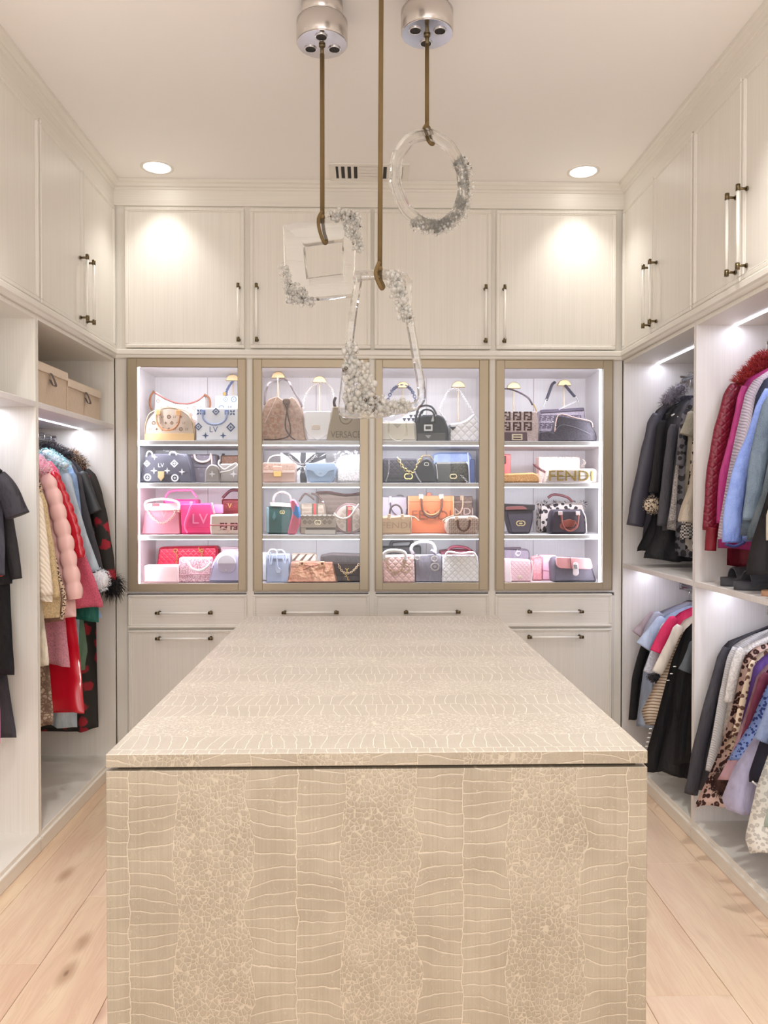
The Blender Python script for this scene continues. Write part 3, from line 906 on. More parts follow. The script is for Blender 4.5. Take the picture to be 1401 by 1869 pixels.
# ring
Y2 = 2.75; px_ = at(779, 100, Y2)[0]
t = thing('crystal_pendant', 'round crystal hoop pendant with bead clusters hanging on a gold cord, right', 'pendant light', (px_, Y2, 2.46), None)
canopy(t, px_, Y2, PI / 2)
m = MB(); m.tube([(px_, Y2, ZC - .185), (px_, Y2, 2.84)], .0075, 8); m.build('cord', CORD, t)
loop(t, px_ + .002, Y2 - .012, 2.85, 2.792, .016)
cc = Vector(at(785, 330, Y2)); R1 = .152; yw = math.radians(33)
tilt = math.radians(12)
def ringpt(a, R=R1, off=0.0):
    x, z = R * math.cos(a), R * math.sin(a)
    v_ = Vector((x * math.cos(yw) + off * math.sin(yw), x * math.sin(yw) - off * math.cos(yw), z))
    return cc + Vector((v_.x * math.cos(-tilt) - v_.z * math.sin(-tilt), v_.y, v_.x * math.sin(-tilt) + v_.z * math.cos(-tilt)))
m = MB(); prof = [(-.018, -.012), (-.018, .012), (-.006, .021), (.012, .019), (.021, .006), (.021, -.008), (.010, -.020), (-.008, -.020)]
nR = 30
m.rings([[ringpt(2 * PI * k / nR, R1 + p[0] + .002 * math.sin(k * 2.3), p[1]) for p in prof] for k in range(nR)], smooth=False, caps=False, closed=True)
m.build('crystal_ring', CRYSTAL, t)
A = lambda d, off=0: ringpt(math.radians(d), R1 + off)
cluster(t, [A(48, .01), A(30, .012), A(5, .012), A(-20, .01), A(-45, .008), A(-70, .006), A(-100, .012)], 400, .027, .0045, .009, .05)
cluster(t, [A(-30, .0), A(-50, 0), A(-75, -.004)], 90, .02, .003, .007, .08)

# trapezoid
Y3 = 2.35; px_ = at(694, 300, Y3)[0]
t = thing('crystal_pendant', 'tall trapezoid crystal frame pendant with large bead clusters, hanging lowest in the middle', 'pendant light', (px_, Y3, 1.79), None)
canopy(t, px_, Y3, .4)
m = MB(); m.tube([(px_ + .003, Y3, ZC - .185), (px_ - .002, Y3, 2.215)], .0072, 8); m.build('cord', CORD, t)
loop(t, px_ - .004, Y3 - .01, 2.235, 2.175, .010)
tp = [(656, 503), (738, 507), (743, 560), (757, 640), (769, 715), (762, 738), (742, 745), (690, 755), (633, 755), (625, 740), (634, 660), (643, 580), (653, 515)]
path = smooth_path([at(*p, Y3) for p in tp], 4, True)
m = MB(); rs = []
cen = Vector((sum(p[0] for p in path) / len(path), Y3, sum(p[2] for p in path) / len(path)))
for i, p in enumerate(path):
    a, b = Vector(path[i - 1]), Vector(path[(i + 1) % len(path)]); d = (b - a).normalized(); nn = Vector((d.z, 0, -d.x))
    P_ = Vector(p); rs.append([P_ + nn * u * .0125 + Vector((0, v_, 0)) * .018 for u, v_ in ((1, -.6), (.6, -1), (-.6, -1), (-1, -.6), (-1, .6), (-.6, 1), (.6, 1), (1, .6))])
m.rings(rs, smooth=False, caps=False, closed=True); m.build('crystal_frame', CRYSTAL, t)
cluster(t, [at(718, 500, Y3 - .02), at(722, 525, Y3 - .02), at(733, 555, Y3 - .02), at(743, 585, Y3 - .02)], 190, .021, .004, .009)
cluster(t, [at(640, 632, Y3 - .02), at(640, 665, Y3 - .02), at(641, 700, Y3 - .02), at(640, 735, Y3 - .02)], 190, .021, .0045, .0105)
cluster(t, [at(655, 672, Y3 - .02), at(668, 705, Y3 - .02), at(665, 738, Y3 - .02), at(700, 735, Y3 - .02)], 230, .027, .0045, .0105)
cluster(t, [at(640, 740, Y3 - .02), at(690, 745, Y3 - .02), at(742, 738, Y3 - .02)], 230, .018, .0045, .010)


# ================================================================== HANDBAGS
def arc(x0, y0, x1, y1, h, n=9, k=.75):
    """handle between two pixels; h > 0 arches up, h < 0 droops"""
    out = []
    for i in range(n):
        a = PI * i / (n - 1); u = (1 - math.cos(a)) / 2; s = math.sin(a) ** k
        out.append((x0 + (x1 - x0) * u, y0 + (y1 - y0) * u - h * s))
    return out


ZSH = {1: SH[0] + .0006, 2: SH[1] + .0006, 3: SH[2] + .0006, 4: ZFL + .0006}


class Bag:
    """all numbers in picture pixels, turned into metres at the bag's own distance y"""

    def __init__(s, label, row, y, d, out, mat, r=3, bev=.012, cat='handbag', name='handbag', lift=0.0, group=None):
        s.y = y; s.d = d; s.pout = out; s.zc = {1: 2.305, 2: 1.838, 3: 1.594, 4: 1.294}[row]
        w = [at(p[0], p[1], y) for p in out]
        s.zb = ZSH[row] + lift; zmin = min(p[2] for p in w); zmax = max(p[2] for p in w)
        s.k = (zmax - s.zb) / (zmax - zmin); s.z0 = zmin
        s.px = y / F_PX
        xc = (min(p[0] for p in w) + max(p[0] for p in w)) / 2
        s.t = thing(name, label, cat, (xc, y + d / 2, s.zb), group)
        rp = round_poly(out, r)
        m = MB(); m.slab([s.W(p)[::2] for p in rp], y, d, bev, ins=max(r, .6) * s.px * .8); m.build('body', mat, s.t); s.mat = mat

    def W(s, p, dy=0.0):
        x, y, z = at(p[0], p[1], s.y); return (x, y + dy, min(s.zb + (z - s.z0) * s.k, s.zc))

    def plate(s, name, out, mat, off=0.0, th=.008, r=2, bev=.003):
        """piece lying on the front; off > 0 stands further forward"""
        m = MB(); rp = round_poly(out, r)
        m.slab([s.W(p)[::2] for p in rp], s.y - off - th, th, bev, ins=max(r, .3) * s.px * .8)
        m.build(name, mat, s.t); return s

    def tube(s, name, pts, r, mat, dy=-.008, flat=1.0, per=5, sag=0.0):
        P = smooth_path([s.W(p, dy if len(p) < 3 else p[2]) for p in pts], per)
        m = MB(); m.tube(P, r * s.px, 8, 0, flat=flat); m.build(name, mat, s.t); return s

    def chain(s, name, pts, r, mat, dy=-.010, step=None):
        P = smooth_path([s.W(p, dy if len(p) < 3 else p[2]) for p in pts], 10); R = r * s.px; step = step or R * 1.5
        m = MB(); acc = 0; k = 0; last = Vector(P[0])
        for i in range(1, len(P)):
            q = Vector(P[i]); acc += (q - last).length
            if acc >= step:
                d = (q - last); d = d.normalized() if d.length > 1e-9 else Vector((0, 0, 1))
                nrm = Vector((0, 1, 0)) if k % 2 else d.cross(Vector((0, 1, 0))).normalized()
                sd = d.cross(nrm).normalized()
                m.tube([q + (d * math.cos(a) * 1.25 + sd * math.sin(a) * .85) * R for a in [2 * PI * j / 8 for j in range(8)]], R * .3, 4, closed=True)
                acc = 0; k += 1
            last = q
        if m.v: m.build(name, mat, s.t)
        return s

    def deco(s, name, polys, mat, off=.0014):
        m = MB()
        for vs, fs in polys:
            m.add([s.W(p, -off) for p in vs], fs)
        if m.v: m.build(name, mat, s.t)
        return s

    def text(s, word, cx, cy, h, mat, off=.0016, sx=1.0, name='lettering', th=.0):
        vs, fs = text_polys(word)
        P = [(cx + v[0] * h * sx, cy - v[1] * h) for v in vs]
        if th:
            m = MB(); n = len(P)
            m.add([s.W(p, -off - th) for p in P], fs); m.add([s.W(p, -off) for p in P], fs)
            from collections import Counter
            ec = Counter(); 
            for f in fs:
                for i in range(len(f)): ec[(f[i], f[(i + 1) % len(f)])] += 1
            for (a, b) in list(ec):
                if (b, a) not in ec: m.f.append((a, b, b + n, a + n)); m.mi.append(0); m.sm.append(False)
            m.build(name, mat, s.t); return s
        return s.deco(name, [(P, fs)], mat, off)

    def pattern(s, kinds, pitch, size, mat, region=None, name='print', off=.0014, dx=0, dy=0, stag=True, margin=1.0, skip=None):
        R = region or s.pout; polys = []
        x0, x1 = min(p[0] for p in R), max(p[0] for p in R); y0, y1 = min(p[1] for p in R), max(p[1] for p in R)
        px_, py_ = pitch if isinstance(pitch, tuple) else (pitch, pitch); j = 0; y = y0 + dy + size / 2 + margin
        while y < y1 - size / 2:
            x = x0 + dx + size / 2 + margin + (px_ / 2 if (j % 2 and stag) else 0); i = 0
            while x < x1 - size / 2:
                q = size / 2 + margin
                if all(in_poly(x + a * q, y + b * q, R) for a in (-1, 1) for b in (-1, 1)) and not (skip and in_poly(x, y, skip)):
                    kd = kinds[(i + j * 2) % len(kinds)]
                    polys += [([(x + a * size, y - b * size) for a, b in vs], fs) for vs, fs in glyph(kd)]
                x += px_; i += 1
            y += py_; j += 1
        return s.deco(name, polys, mat, off)


def glyph(k):
    """small flat print marks, unit size"""
    if k in _gl: return _gl[k]
    P = []
    if k == 'star':                      # four pointed flower
        v = []
        for i in range(8):
            a = PI * i / 4; r = .5 if i % 2 == 0 else .16
            v.append((r * math.cos(a), r * math.sin(a)))
        P = [(v, [tuple(range(8))])]
    elif k == 'petal':
        v = []; f = []
        for q in range(4):
            a = PI / 4 + q * PI / 2; b = len(v)
            v += [(.05 * math.cos(a), .05 * math.sin(a)), (.3 * math.cos(a - .5), .3 * math.sin(a - .5)), (.5 * math.cos(a), .5 * math.sin(a)), (.3 * math.cos(a + .5), .3 * math.sin(a + .5))]
            f.append((b, b + 1, b + 2, b + 3))
        P = [(v, f)]
    elif k in ('diamond', 'ring'):
        n = 4 if k == 'diamond' else 14; v = []; f = []
        for i in range(n):
            a = 2 * PI * i / n + (0 if n == 4 else .1)
            v += [(.5 * math.cos(a), .5 * math.sin(a)), (.31 * math.cos(a), .31 * math.sin(a))]
        for i in range(n):
            j = (i + 1) % n; f.append((2 * i, 2 * j, 2 * j + 1, 2 * i + 1))
        P = [(v, f)] + [([(x * .5, y * .5) for x, y in w], g) for w, g in glyph('star')]
    elif k == 'F':
        def r(x0, y0, x1, y1): return ([(x0, y0), (x1, y0), (x1, y1), (x0, y1)], [(0, 1, 2, 3)])
        P = [r(-.5, -.5, -.3, .5), r(-.3, .3, .1, .5), r(-.3, -.05, .02, .13), r(.3, -.5, .5, .5), r(-.1, -.5, .3, -.3), r(.0, -.03, .3, -.2), r(.18, .3, .3, .5)]
    elif k == 'FE':                       # one bare F
        def r(x0, y0, x1, y1): return ([(x0, y0), (x1, y0), (x1, y1), (x0, y1)], [(0, 1, 2, 3)])
        P = [r(-.4, -.5, -.18, .5), r(-.18, .27, .4, .5), r(-.18, -.12, .25, .1)]
    elif k == 'tri':
        P = [([(-.5, .42), (.5, .42), (0, -.42)], [(0, 2, 1)])]
    elif k == 'LV':
        P = [([(v[0] * .5, v[1] * .62) for v in text_polys('LV')[0]], text_polys('LV')[1])]
    elif k == 'GG':
        v = []; f = []
        for cx, s_ in ((-.2, 1), (.2, -1)):
            b = len(v); n = 9
            for i in range(n):
                a = math.radians(50 + 280 * i / (n - 1))
                v += [(cx + s_ * .28 * math.cos(a), .34 * math.sin(a)), (cx + s_ * .17 * math.cos(a), .22 * math.sin(a))]
            f += [(b + 2 * i, b + 2 * i + 2, b + 2 * i + 3, b + 2 * i + 1) for i in range(n - 1)]
            v += [(cx + s_ * .02, 0.05), (cx + s_ * .28, .05), (cx + s_ * .28, -.06), (cx + s_ * .02, -.06)]; f.append((len(v) - 4, len(v) - 3, len(v) - 2, len(v) - 1))
        P = [(v, f)]
    elif k == 'CC':
        v = []; f = []
        for cx, s_ in ((-.17, 1), (.17, -1)):
            b = len(v); n = 9
            for i in range(n):
                a = math.radians(55 + 250 * i / (n - 1)) if s_ < 0 else math.radians(55 + 250 * i / (n - 1))
                v += [(cx + s_ * .34 * math.cos(a), .36 * math.sin(a)), (cx + s_ * .23 * math.cos(a), .24 * math.sin(a))]
            f += [(b + 2 * i, b + 2 * i + 2, b + 2 * i + 3, b + 2 * i + 1) for i in range(n - 1)]
        P = [(v, f)]
    elif k == 'dot':
        P = [([(.3 * math.cos(a), .3 * math.sin(a)) for a in [2 * PI * i / 8 for i in range(8)]], [tuple(range(8))])]
    _gl[k] = P; return P


_gl = {}
quad = lambda x0, y0, x1, y1: [(x0, y0), (x1, y0), (x1, y1), (x0, y1)]


def dome(x0, x1, yt, yb, sh=.5, n=12):
    """flat base, rounded top; sh = share of the height taken by the curve"""
    out = [(x0, yb), (x0, yt + (yb - yt) * sh)]
    for i in range(1, n):
        a = PI - PI * i / n; out.append(((x0 + x1) / 2 + (x1 - x0) / 2 * math.cos(a), yt + (yb - yt) * sh * (1 - math.sin(a))))
    return out + [(x1, yt + (yb - yt) * sh), (x1, yb)]


def disc(cx, cy, r, n=24, ry=None): return [(cx + r * math.cos(2 * PI * i / n), cy + (ry or r) * math.sin(2 * PI * i / n)) for i in range(n)]


# ---- purse stands on the top shelf
STANDC = M((206, 176, 130), .35, .35); POLE = M((232, 214, 190), .25)
for px, py, y, lb in ((425, 684, 4.80, 'above the white and blue monogram tote'), (508, 679, 4.72, 'holding the strap of the pink-beige bucket bag'),
                      (583, 687, 4.72, 'holding the chain of the white flap bag'), (735, 697, 4.80, 'holding the blue patterned strap'),
                      (836, 696, 4.76, 'holding the white chain of the quilted hobo'), (937, 698, 4.78, 'holding the strap of the brown monogram bag'),
                      (1029, 693, 4.80, 'holding the dark strap of the grey monogram bag')):
    a = at(px, py, y); x, z = a[0], a[2]
    t = thing('purse_stand', 'purse stand with half-round gold cap, ' + lb, 'bag stand', (x, y, SH[0]))
    m = MB(); n = 14
    for yy in (y - .016, y + .016): pass
    pr = [(x + .042 * math.cos(PI * i / n), z - .038 + .038 * math.sin(PI * i / n)) for i in range(n + 1)]
    m.slab(pr, y - .016, .032, .003); m.build('cap', STANDC, t)
    m = MB(); m.cyl((x, y), .0055, SH[0] + .008, z - .038, 10); m.build('pole', POLE, t)
    m = MB(); m.lathe([(.055, SH[0] + .0006), (.055, SH[0] + .006), (.05, SH[0] + .009), (.001, SH[0] + .009)], (x, y), 20); m.build('base', POLE, t)

TAN = M((206, 150, 108), .5, tex='leather'); TAND = M((150, 98, 62), .5, tex='leather')
# ================= cabinet 1, top shelf
b = Bag('white pastel-monogram slouchy hobo with brown strap behind the beige dome bag', 1, 4.72, .09,
        [(281, 716), (284, 714), (300, 726), (322, 734), (345, 735), (362, 729), (373, 720), (377, 726), (379, 804), (278, 804)], M((244, 236, 232), .5), 3)
b.pattern(['LV', 'star', 'ring', 'diamond'], 12, 7, M((196, 160, 150), .6), name='monogram')
b.tube('piping', [(281, 716), (300, 726), (322, 734), (345, 735), (362, 729), (374, 720)], 1.1, M((196, 120, 110), .5), dy=-.002)
b.tube('strap', [(282, 714), (276, 722), (274, 735), (277, 746)], 1.9, TAND); b.tube('strap', [(373, 720), (381, 725), (384, 735), (382, 746)], 1.9, TAND)
b = Bag('beige monogram dome bag with tan base and drooping rolled handles', 1, 4.50, .10, dome(263, 355, 743, 804, .72), M((214, 196, 176), .5, tex='leather'), 3, .016)
b.pattern(['LV', 'star', 'diamond', 'star', 'LV', 'ring'], 11, 7, M((118, 84, 66), .6), region=dome(265, 353, 745, 789, .9), name='monogram')
b.plate('base_trim', [(263.5, 790), (354.5, 790), (354.5, 803.5), (263.5, 803.5)], M((232, 196, 142), .5), 0, .004)
for xa in (289, 326): b.plate('handle_loop', quad(xa - 4.5, 748, xa + 4.5, 758), M((224, 176, 122), .4), 0, .01, 3)
b.tube('handle', arc(286, 757, 329, 757, -28), 1.7, TAN, -.016); b.tube('piping', [(264, 790), (266, 770), (276, 752), (309, 743.5), (342, 752), (352, 770), (354, 790)], .8, M((230, 200, 160), .5), .001)
b = Bag('white and blue large-monogram tote standing before its twin, right on the top shelf', 1, 4.50, .09, [(358, 747), (362, 744), (438, 744), (438, 804), (356, 804)], M((236, 236, 238), .5, tex='leather'), 3)
BLU = M((88, 104, 138), .5)
for kx, ky, kd, sz in ((394, 751, 'diamond', 14), (362, 778, 'diamond', 14), (421, 779, 'diamond', 17), (375, 794, 'star', 13), (407, 794, 'star', 13), (364, 752, 'petal', 14), (424, 753, 'petal', 13)):
    b.deco('monogram', [([(kx + a * sz, ky - c * sz) for a, c in v], f) for v, f in glyph(kd)], BLU)
b.text('LV', 390, 783, 10, BLU); b.tube('handle', arc(370, 752, 415, 752, -23), 2.0, M((160, 170, 196), .5), -.014)
for xa in (371, 414): b.plate('handle_tab', quad(xa - 4, 748, xa + 4, 757), M((120, 134, 168), .5), 0, .008)
b = Bag('white tall monogram tote behind, with a blue patterned strap over the stand', 1, 4.66, .08, [(392, 722), (437, 722), (438, 804), (390, 804)], M((244, 242, 240), .5), 2)
b.pattern(['petal', 'diamond', 'ring'], 15, 11, M((140, 150, 160), .6), name='monogram')
b.chain('strap', [(410, 722, .06), (409, 712, .08), (412, 700, .12), (419, 690, .134)], 2.3, M((110, 124, 166), .5), step=.006); b.plate('ring', quad(407, 716, 413, 722), GOLD, 0, .006)
# ================= cabinet 2, top shelf
b = Bag('pink-beige drawstring bucket bag with brown cord', 1, 4.50, .12, [(471, 804), (474, 775), (480, 742), (490, 727), (506, 722), (511, 725), (517, 730), (524, 728), (532, 723), (539, 727), (549, 742), (554, 770), (559, 804)],
        M((208, 176, 156), .6, tex='fuzz', sc=.5), 3, .02)
b.pattern(['star', 'ring', 'diamond'], 12, 8, M((184, 140, 120), .6), name='monogram', margin=3)
BR = M((96, 70, 54), .6)
b.tube('drawstring', [(517, 730), (522, 742), (526, 760), (530, 780), (527, 795), (505, 801), (482, 801)], 1.2, BR, -.012); b.tube('drawstring', [(529, 732), (525, 745), (521, 778), (530, 795), (539, 801.5)], 1.2, BR, -.014)
b.plate('cord_slide', quad(516, 728, 530, 738), M((120, 92, 74), .5), 0, .014, 4)
b.tube('strap', [(482, 738), (483, 715), (490, 698), (499, 687, .19), (508, 682, .21), (517, 686, .19), (527, 697), (535, 712), (546, 730), (551, 742)], 2.2, M((98, 84, 86), .6, tex='check', rgb2=(170, 160, 158), sc=1.6), .03, .5)
b.tube('thin_strap', [(507, 690), (506, 720), (496, 745), (483, 772)], .8, M((226, 204, 186), .5), -.012)
b = Bag('plain white flap bag with beige nameplate, chain looped over a stand', 1, 4.50, .08, [(553, 750), (605, 750), (603, 804), (560, 804), (555, 790)], M((246, 242, 242), .45), 5)
b.plate('flap', [(555, 751), (604, 751), (603, 786), (595, 794), (579, 803), (562, 792), (556, 780)], M((248, 244, 244), .45), 0, .008, 5); b.plate('nameplate', quad(569, 775, 584, 783), M((206, 190, 176), .4, .3), .008, .003, 1)
b.chain('chain_strap', [(555, 750), (552, 735, .04), (557, 715, .1), (568, 697, .18), (584, 690, .21), (598, 697, .18), (606, 712, .1), (609, 730, .04), (606, 750)], 2.0, M((226, 216, 206), .3, .3))
b = Bag('taupe shopping bag embossed with a round medallion and lettering', 1, 4.48, .10, [(607, 742), (668, 742), (670, 804), (595, 804), (600, 775)], M((170, 152, 126), .55, tex='leather'), 2)
EMB = M((112, 94, 70), .5); EMB2 = M((186, 170, 144), .5)
for r0, r1 in ((12, 10.6), (8, 7.2), (4, 3)):
    o_, i_ = disc(631, 762, r0), disc(631, 762, r1); n = len(o_)
    b.deco('medallion', [(o_ + i_, [(i, (i + 1) % n, n + (i + 1) % n, n + i) for i in range(n)])], EMB if r0 != 8 else EMB2)
b.text('VERSACE', 631, 792, 12, EMB, th=.002, sx=.80); b.tube('handle', [(611, 742), (609, 733), (612, 724)], 2.6, M((72, 62, 58), .5), .03)
# ================= cabinet 3, top shelf
BK = M((52, 50, 52), .45, tex='leather'); BKQ = M((58, 54, 56), .38, tex='quilt', sc=.85); WH = M((248, 246, 244), .45)
b = Bag('black and white triangle-patterned pouch behind the cream bag', 1, 4.70, .07, [(700, 764), (716, 766), (736, 758), (760, 747), (778, 744), (778, 804), (698, 804)], M((240, 238, 238), .5), 2)
b.pattern(['tri'], (8, 5.5), 7, M((60, 58, 72), .5), name='triangle_print', stag=True, margin=.2)
b.chain('strap', [(760, 744, .05), (758, 732), (752, 718), (745, 706, .08), (735, 703, .09), (725, 706, .08), (714, 718), (706, 736)], 3.0, M((104, 108, 132), .5), step=.012)
b = Bag('small cream structured bag with a wide ring-shaped front strap', 1, 4.48, .08, [(694, 769), (756, 769), (759, 774), (761, 804), (694, 804)], M((232, 224, 208), .45, tex='leather'), 6)
b.tube('front_ring', [(708, 772), (708, 790), (716, 800), (728, 803), (738, 797), (742, 785), (741, 772)], 1.4, M((240, 234, 218), .4), -.006)
b.chain('chain', [(710, 770), (709, 778), (709, 788)], 1.5, M((222, 212, 180), .3, .4)); b.chain('chain', [(740, 770), (742, 780), (742, 795)], 1.5, M((222, 212, 180), .3, .4))
b.plate('logo_triangle', [(716, 773), (733, 773), (725, 781)], M((196, 186, 168), .4), 0, .003, .5)
b = Bag('black nylon bag with two arched top handles and a pale buckle', 1, 4.49, .11, [(754, 772), (762, 760), (775, 757), (800, 756), (811, 762), (818, 778), (820, 804), (760, 804)], M((52, 50, 52), .5, tex='cloth'), 4, .02)
b.plate('lower_panel', quad(761, 789, 813, 803.5), M((84, 80, 76), .45), 0, .006, 1); b.plate('buckle', quad(773, 774, 789, 786), M((222, 220, 218), .3, .3), .004, .006, 1.5); b.plate('buckle_center', quad(776, 777, 786, 783), M((50, 48, 50), .4), .010, .003, 1)
b.plate('logo_triangle', [(775, 793), (787, 793), (781, 799)], M((150, 148, 146), .3, .5), .006, .002, .3)
b.tube('handle', [(758, 768, .02), (764, 745, .04), (775, 739, .05), (788, 741, .05), (796, 752, .04), (797, 766, .02)], 2.0, M((54, 50, 50), .4)); b.tube('handle', [(763, 772), (767, 754, -.01), (777, 748, -.01), (790, 753, -.01), (794, 772)], 1.8, M((48, 46, 48), .4))
b.plate('white_tag', [(790, 757), (796, 757), (791, 769), (786, 769)], M((236, 236, 238), .4), .004, .003, .5)
b = Bag('white quilted hobo with small dark triangle and chain over a stand', 1, 4.52, .09, [(819, 772), (828, 771), (842, 769), (853, 764), (862, 756), (866, 754), (872, 765), (878, 780), (878, 800), (872, 804), (819, 804)], M((250, 247, 247), .4, tex='quilt', sc=1.6), 4, .02)
b.plate('logo_triangle', [(820, 778), (832, 778), (826, 784)], M((70, 74, 84), .3), 0, .003, .4)
b.chain('chain_strap', [(816, 770), (803, 750, .02), (812, 728, .1), (824, 708, .18), (836, 703, .2), (845, 708, .18), (855, 730, .1), (864, 755, .01)], 2.0, M((240, 236, 234), .3, .2))
# ================= cabinet 4, top shelf
b = Bag('brown block-monogram bag with buckle, strap over the left stand', 1, 4.52, .09, [(914, 751), (980, 751), (983, 775), (984, 804), (912, 804)], M((214, 192, 186), .5, tex='fuzz', sc=.6), 2)
DKB = M((74, 50, 48), .6)
b.pattern(['F'], (19.5, 18), 15, DKB, name='block_print', stag=False, dx=1, margin=.3, region=[(915, 751), (982, 751), (983, 790), (915, 790)])
b.plate('flap_edge', [(918, 787), (961, 787), (962, 804), (918, 804)], M((104, 84, 88), .5), 0, .005, 1); b.plate('buckle', quad(933, 790, 953, 801), M((226, 214, 190), .25, .5), .005, .003, 1.5)
for yy in (792.6, 797): b.plate('buckle_slot', quad(936, yy, 950, yy + 1.8), DKB, .008, .001, .4)
b.tube('strap', [(916, 725), (921, 712, .08), (930, 704, .2), (937, 702, .23), (946, 705, .2), (957, 717, .08), (966, 728), (973, 739)], 2.1, M((78, 66, 70), .5), .02, .6); b.tube('strap_ring', [(973, 739), (976, 745), (978, 751)], 1.2, GOLD)
b = Bag('grey block-monogram bag with dark strap over the right stand', 1, 4.70, .09, [(984, 749), (994, 746), (1064, 743), (1067, 745), (1072, 804), (984, 804)], M((176, 164, 176), .5, tex='fuzz', sc=.6), 3)
b.pattern(['F'], (9.5, 13), 9, M((92, 80, 94), .6), name='block_print', stag=False, margin=.2)
b.plate('top_band', [(985, 748), (1065, 744), (1065, 749), (986, 753)], M((96, 86, 98), .5), 0, .006, 1)
b.tube('strap', [(998, 731, .02), (1005, 718, .05), (1013, 703, .08), (1020, 698, .1)], 2.7, M((66, 64, 76), .5), .02, .6); b.tube('strap', [(1036, 700, .1), (1042, 712, .06), (1050, 725, .02)], 2.7, M((66, 64, 76), .5), .02, .6)
b.tube('strap_ring', arc(993, 744, 998, 731, 4), 1.1, SILVER, .01); b.tube('strap_ring', arc(1051, 727, 1058, 741, 4), 1.1, SILVER, .01)
b = Bag('dark grey pointed clutch with pale pink metal frame', 1, 4.48, .10, [(984, 804), (986, 787), (1000, 784), (1010, 789), (1018, 757), (1050, 763), (1078, 769), (1081, 779), (1088, 788), (1090, 797), (1089, 804)], M((98, 92, 100), .55, tex='tweed', rgb2=(74, 68, 76), sc=.8), 3, .02)
b.tube('metal_frame', [(1011, 787), (1019, 757.5), (1050, 763), (1077, 769), (1081, 779)], 1.2, M((226, 190, 180), .25, .6), -.003); b.tube('drape_seam', [(1011, 787), (1024, 775), (1050, 780), (1078, 792)], .8, M((132, 126, 134), .6), -.002)
b.chain('charm', [(1000, 766), (1008, 770), (1013, 777)], 1.4, SILVER)

# ================= row 2
b = Bag('black and white large-monogram tote with gold tag, left end of the second shelf', 2, 4.50, .11, [(263, 833), (272, 828), (340, 828), (347, 850), (352, 881), (253, 881)], M((80, 78, 86), .5, tex='leather'), 3)
LG = M((222, 220, 222), .5)
for kx, ky, kd, sz in ((268, 846, 'diamond', 13), (318, 846, 'diamond', 15), (269, 871, 'ring', 14), (319, 872, 'ring', 14), (281, 859, 'star', 13), (305, 859, 'star', 12), (332, 861, 'star', 13), (282, 834, 'star', 11)):
    b.deco('monogram', [([(kx + a * sz, ky - c * sz) for a, c in v], f) for v, f in glyph(kd)], LG)
b.text('LV', 294, 849, 7, LG); b.plate('gold_tag', [(288, 860), (300, 860), (300, 871), (294, 878), (288, 871)], M((230, 200, 150), .3, .5), 0, .006, 1)
b.tube('handle', arc(268, 834, 279, 834, 10), 1.2, M((228, 226, 226), .4)); b.tube('handle', arc(310, 831, 322, 831, 6), 1.2, M((228, 226, 226), .4)); b.plate('lower_dark_panel', [(300, 866), (322, 866), (331, 881), (296, 881)], M((48, 44, 48), .5), 0, .0012, 1)  # darker panel low on the tote front
b = Bag('dark grey monogram duffle with drooping pink-beige handle', 2, 4.64, .10, [(338, 829), (395, 829), (398, 881), (336, 881)], M((108, 100, 106), .5, tex='leather'), 3)
b.pattern(['star', 'LV', 'ring'], 11, 6, M((134, 126, 132), .6), name='monogram'); b.tube('handle', arc(356, 830, 386, 830, -13), 2.0, M((228, 196, 188), .4), -.02); b.tube('strap', [(386, 828), (388, 838), (388, 852)], 1.2, M((226, 184, 172), .4), -.03)
b.plate('seam', quad(336, 851, 398, 853), M((84, 76, 82), .5), 0, .003, .3)
b = Bag('small grey round pouch with a white four-point flower', 2, 4.48, .06, dome(373, 401, 847, 881, .55), M((150, 142, 136), .5), 3); b.deco('monogram', [([(387 + a * 13, 865 - c * 13) for a, c in v], f) for v, f in glyph('star')], LG)
b = Bag('grey monogram bag with white rope handle at the door edge of the second shelf', 2, 4.50, .09, [(401, 846), (440, 846), (440, 881), (400, 881)], M((160, 152, 146), .5), 3)
b.deco('monogram', [([(426 + a * 14, 865 - c * 14) for a, c in v], f) for v, f in glyph('star')], LG); b.tube('handle', [(402, 840), (400, 848), (410, 857), (420, 852), (431, 846), (432, 852), (420, 859), (403, 862)], 1.5, M((240, 232, 226), .4), -.02)
b = Bag('brown woven bag behind, only its top showing on the second shelf', 2, 4.70, .08, [(402, 831), (440, 831), (440, 881), (402, 881)], M((150, 112, 88), .6, tex='tweed', rgb2=(112, 78, 60)), 2); b.plate('clasp', quad(405, 828, 410, 831), DARK, 0, .01, .5)

b = Bag('tan boxy handbag with cream top handle and gold clasp', 2, 4.50, .10, quad(479, 844, 539, 881), M((206, 174, 158), .5, tex='leather'), 3)
b.plate('flap', quad(479.5, 844.5, 538.5, 863), M((204, 170, 152), .5, tex='fuzz', sc=.5), 0, .007, 3); b.plate('strap_band', quad(480, 859, 538, 863), M((222, 190, 176), .5), .007, .003, 1)
b.plate('clasp', quad(499, 860, 514, 870), M((226, 190, 128), .3, .6), .008, .006, 2); b.plate('lock_tab', quad(498, 851, 515, 860), M((214, 178, 160), .5), .007, .004, 2)
b.tube('handle', arc(487, 844, 528, 844, 14), 1.0, M((234, 220, 204), .4), .04)
b = Bag('black and white swirl-striped bag with silver chain', 2, 4.68, .08, [(510, 825), (594, 825), (596, 881), (512, 881)], M((248, 246, 246), .45), 2)
cx_, cy_ = 552, 850; edge = [(514, 826, 528, 826), (549, 826, 558, 826), (576, 826, 595, 826), (595, 829, 595, 836), (548, 881, 560, 881), (513, 872, 513, 880)]
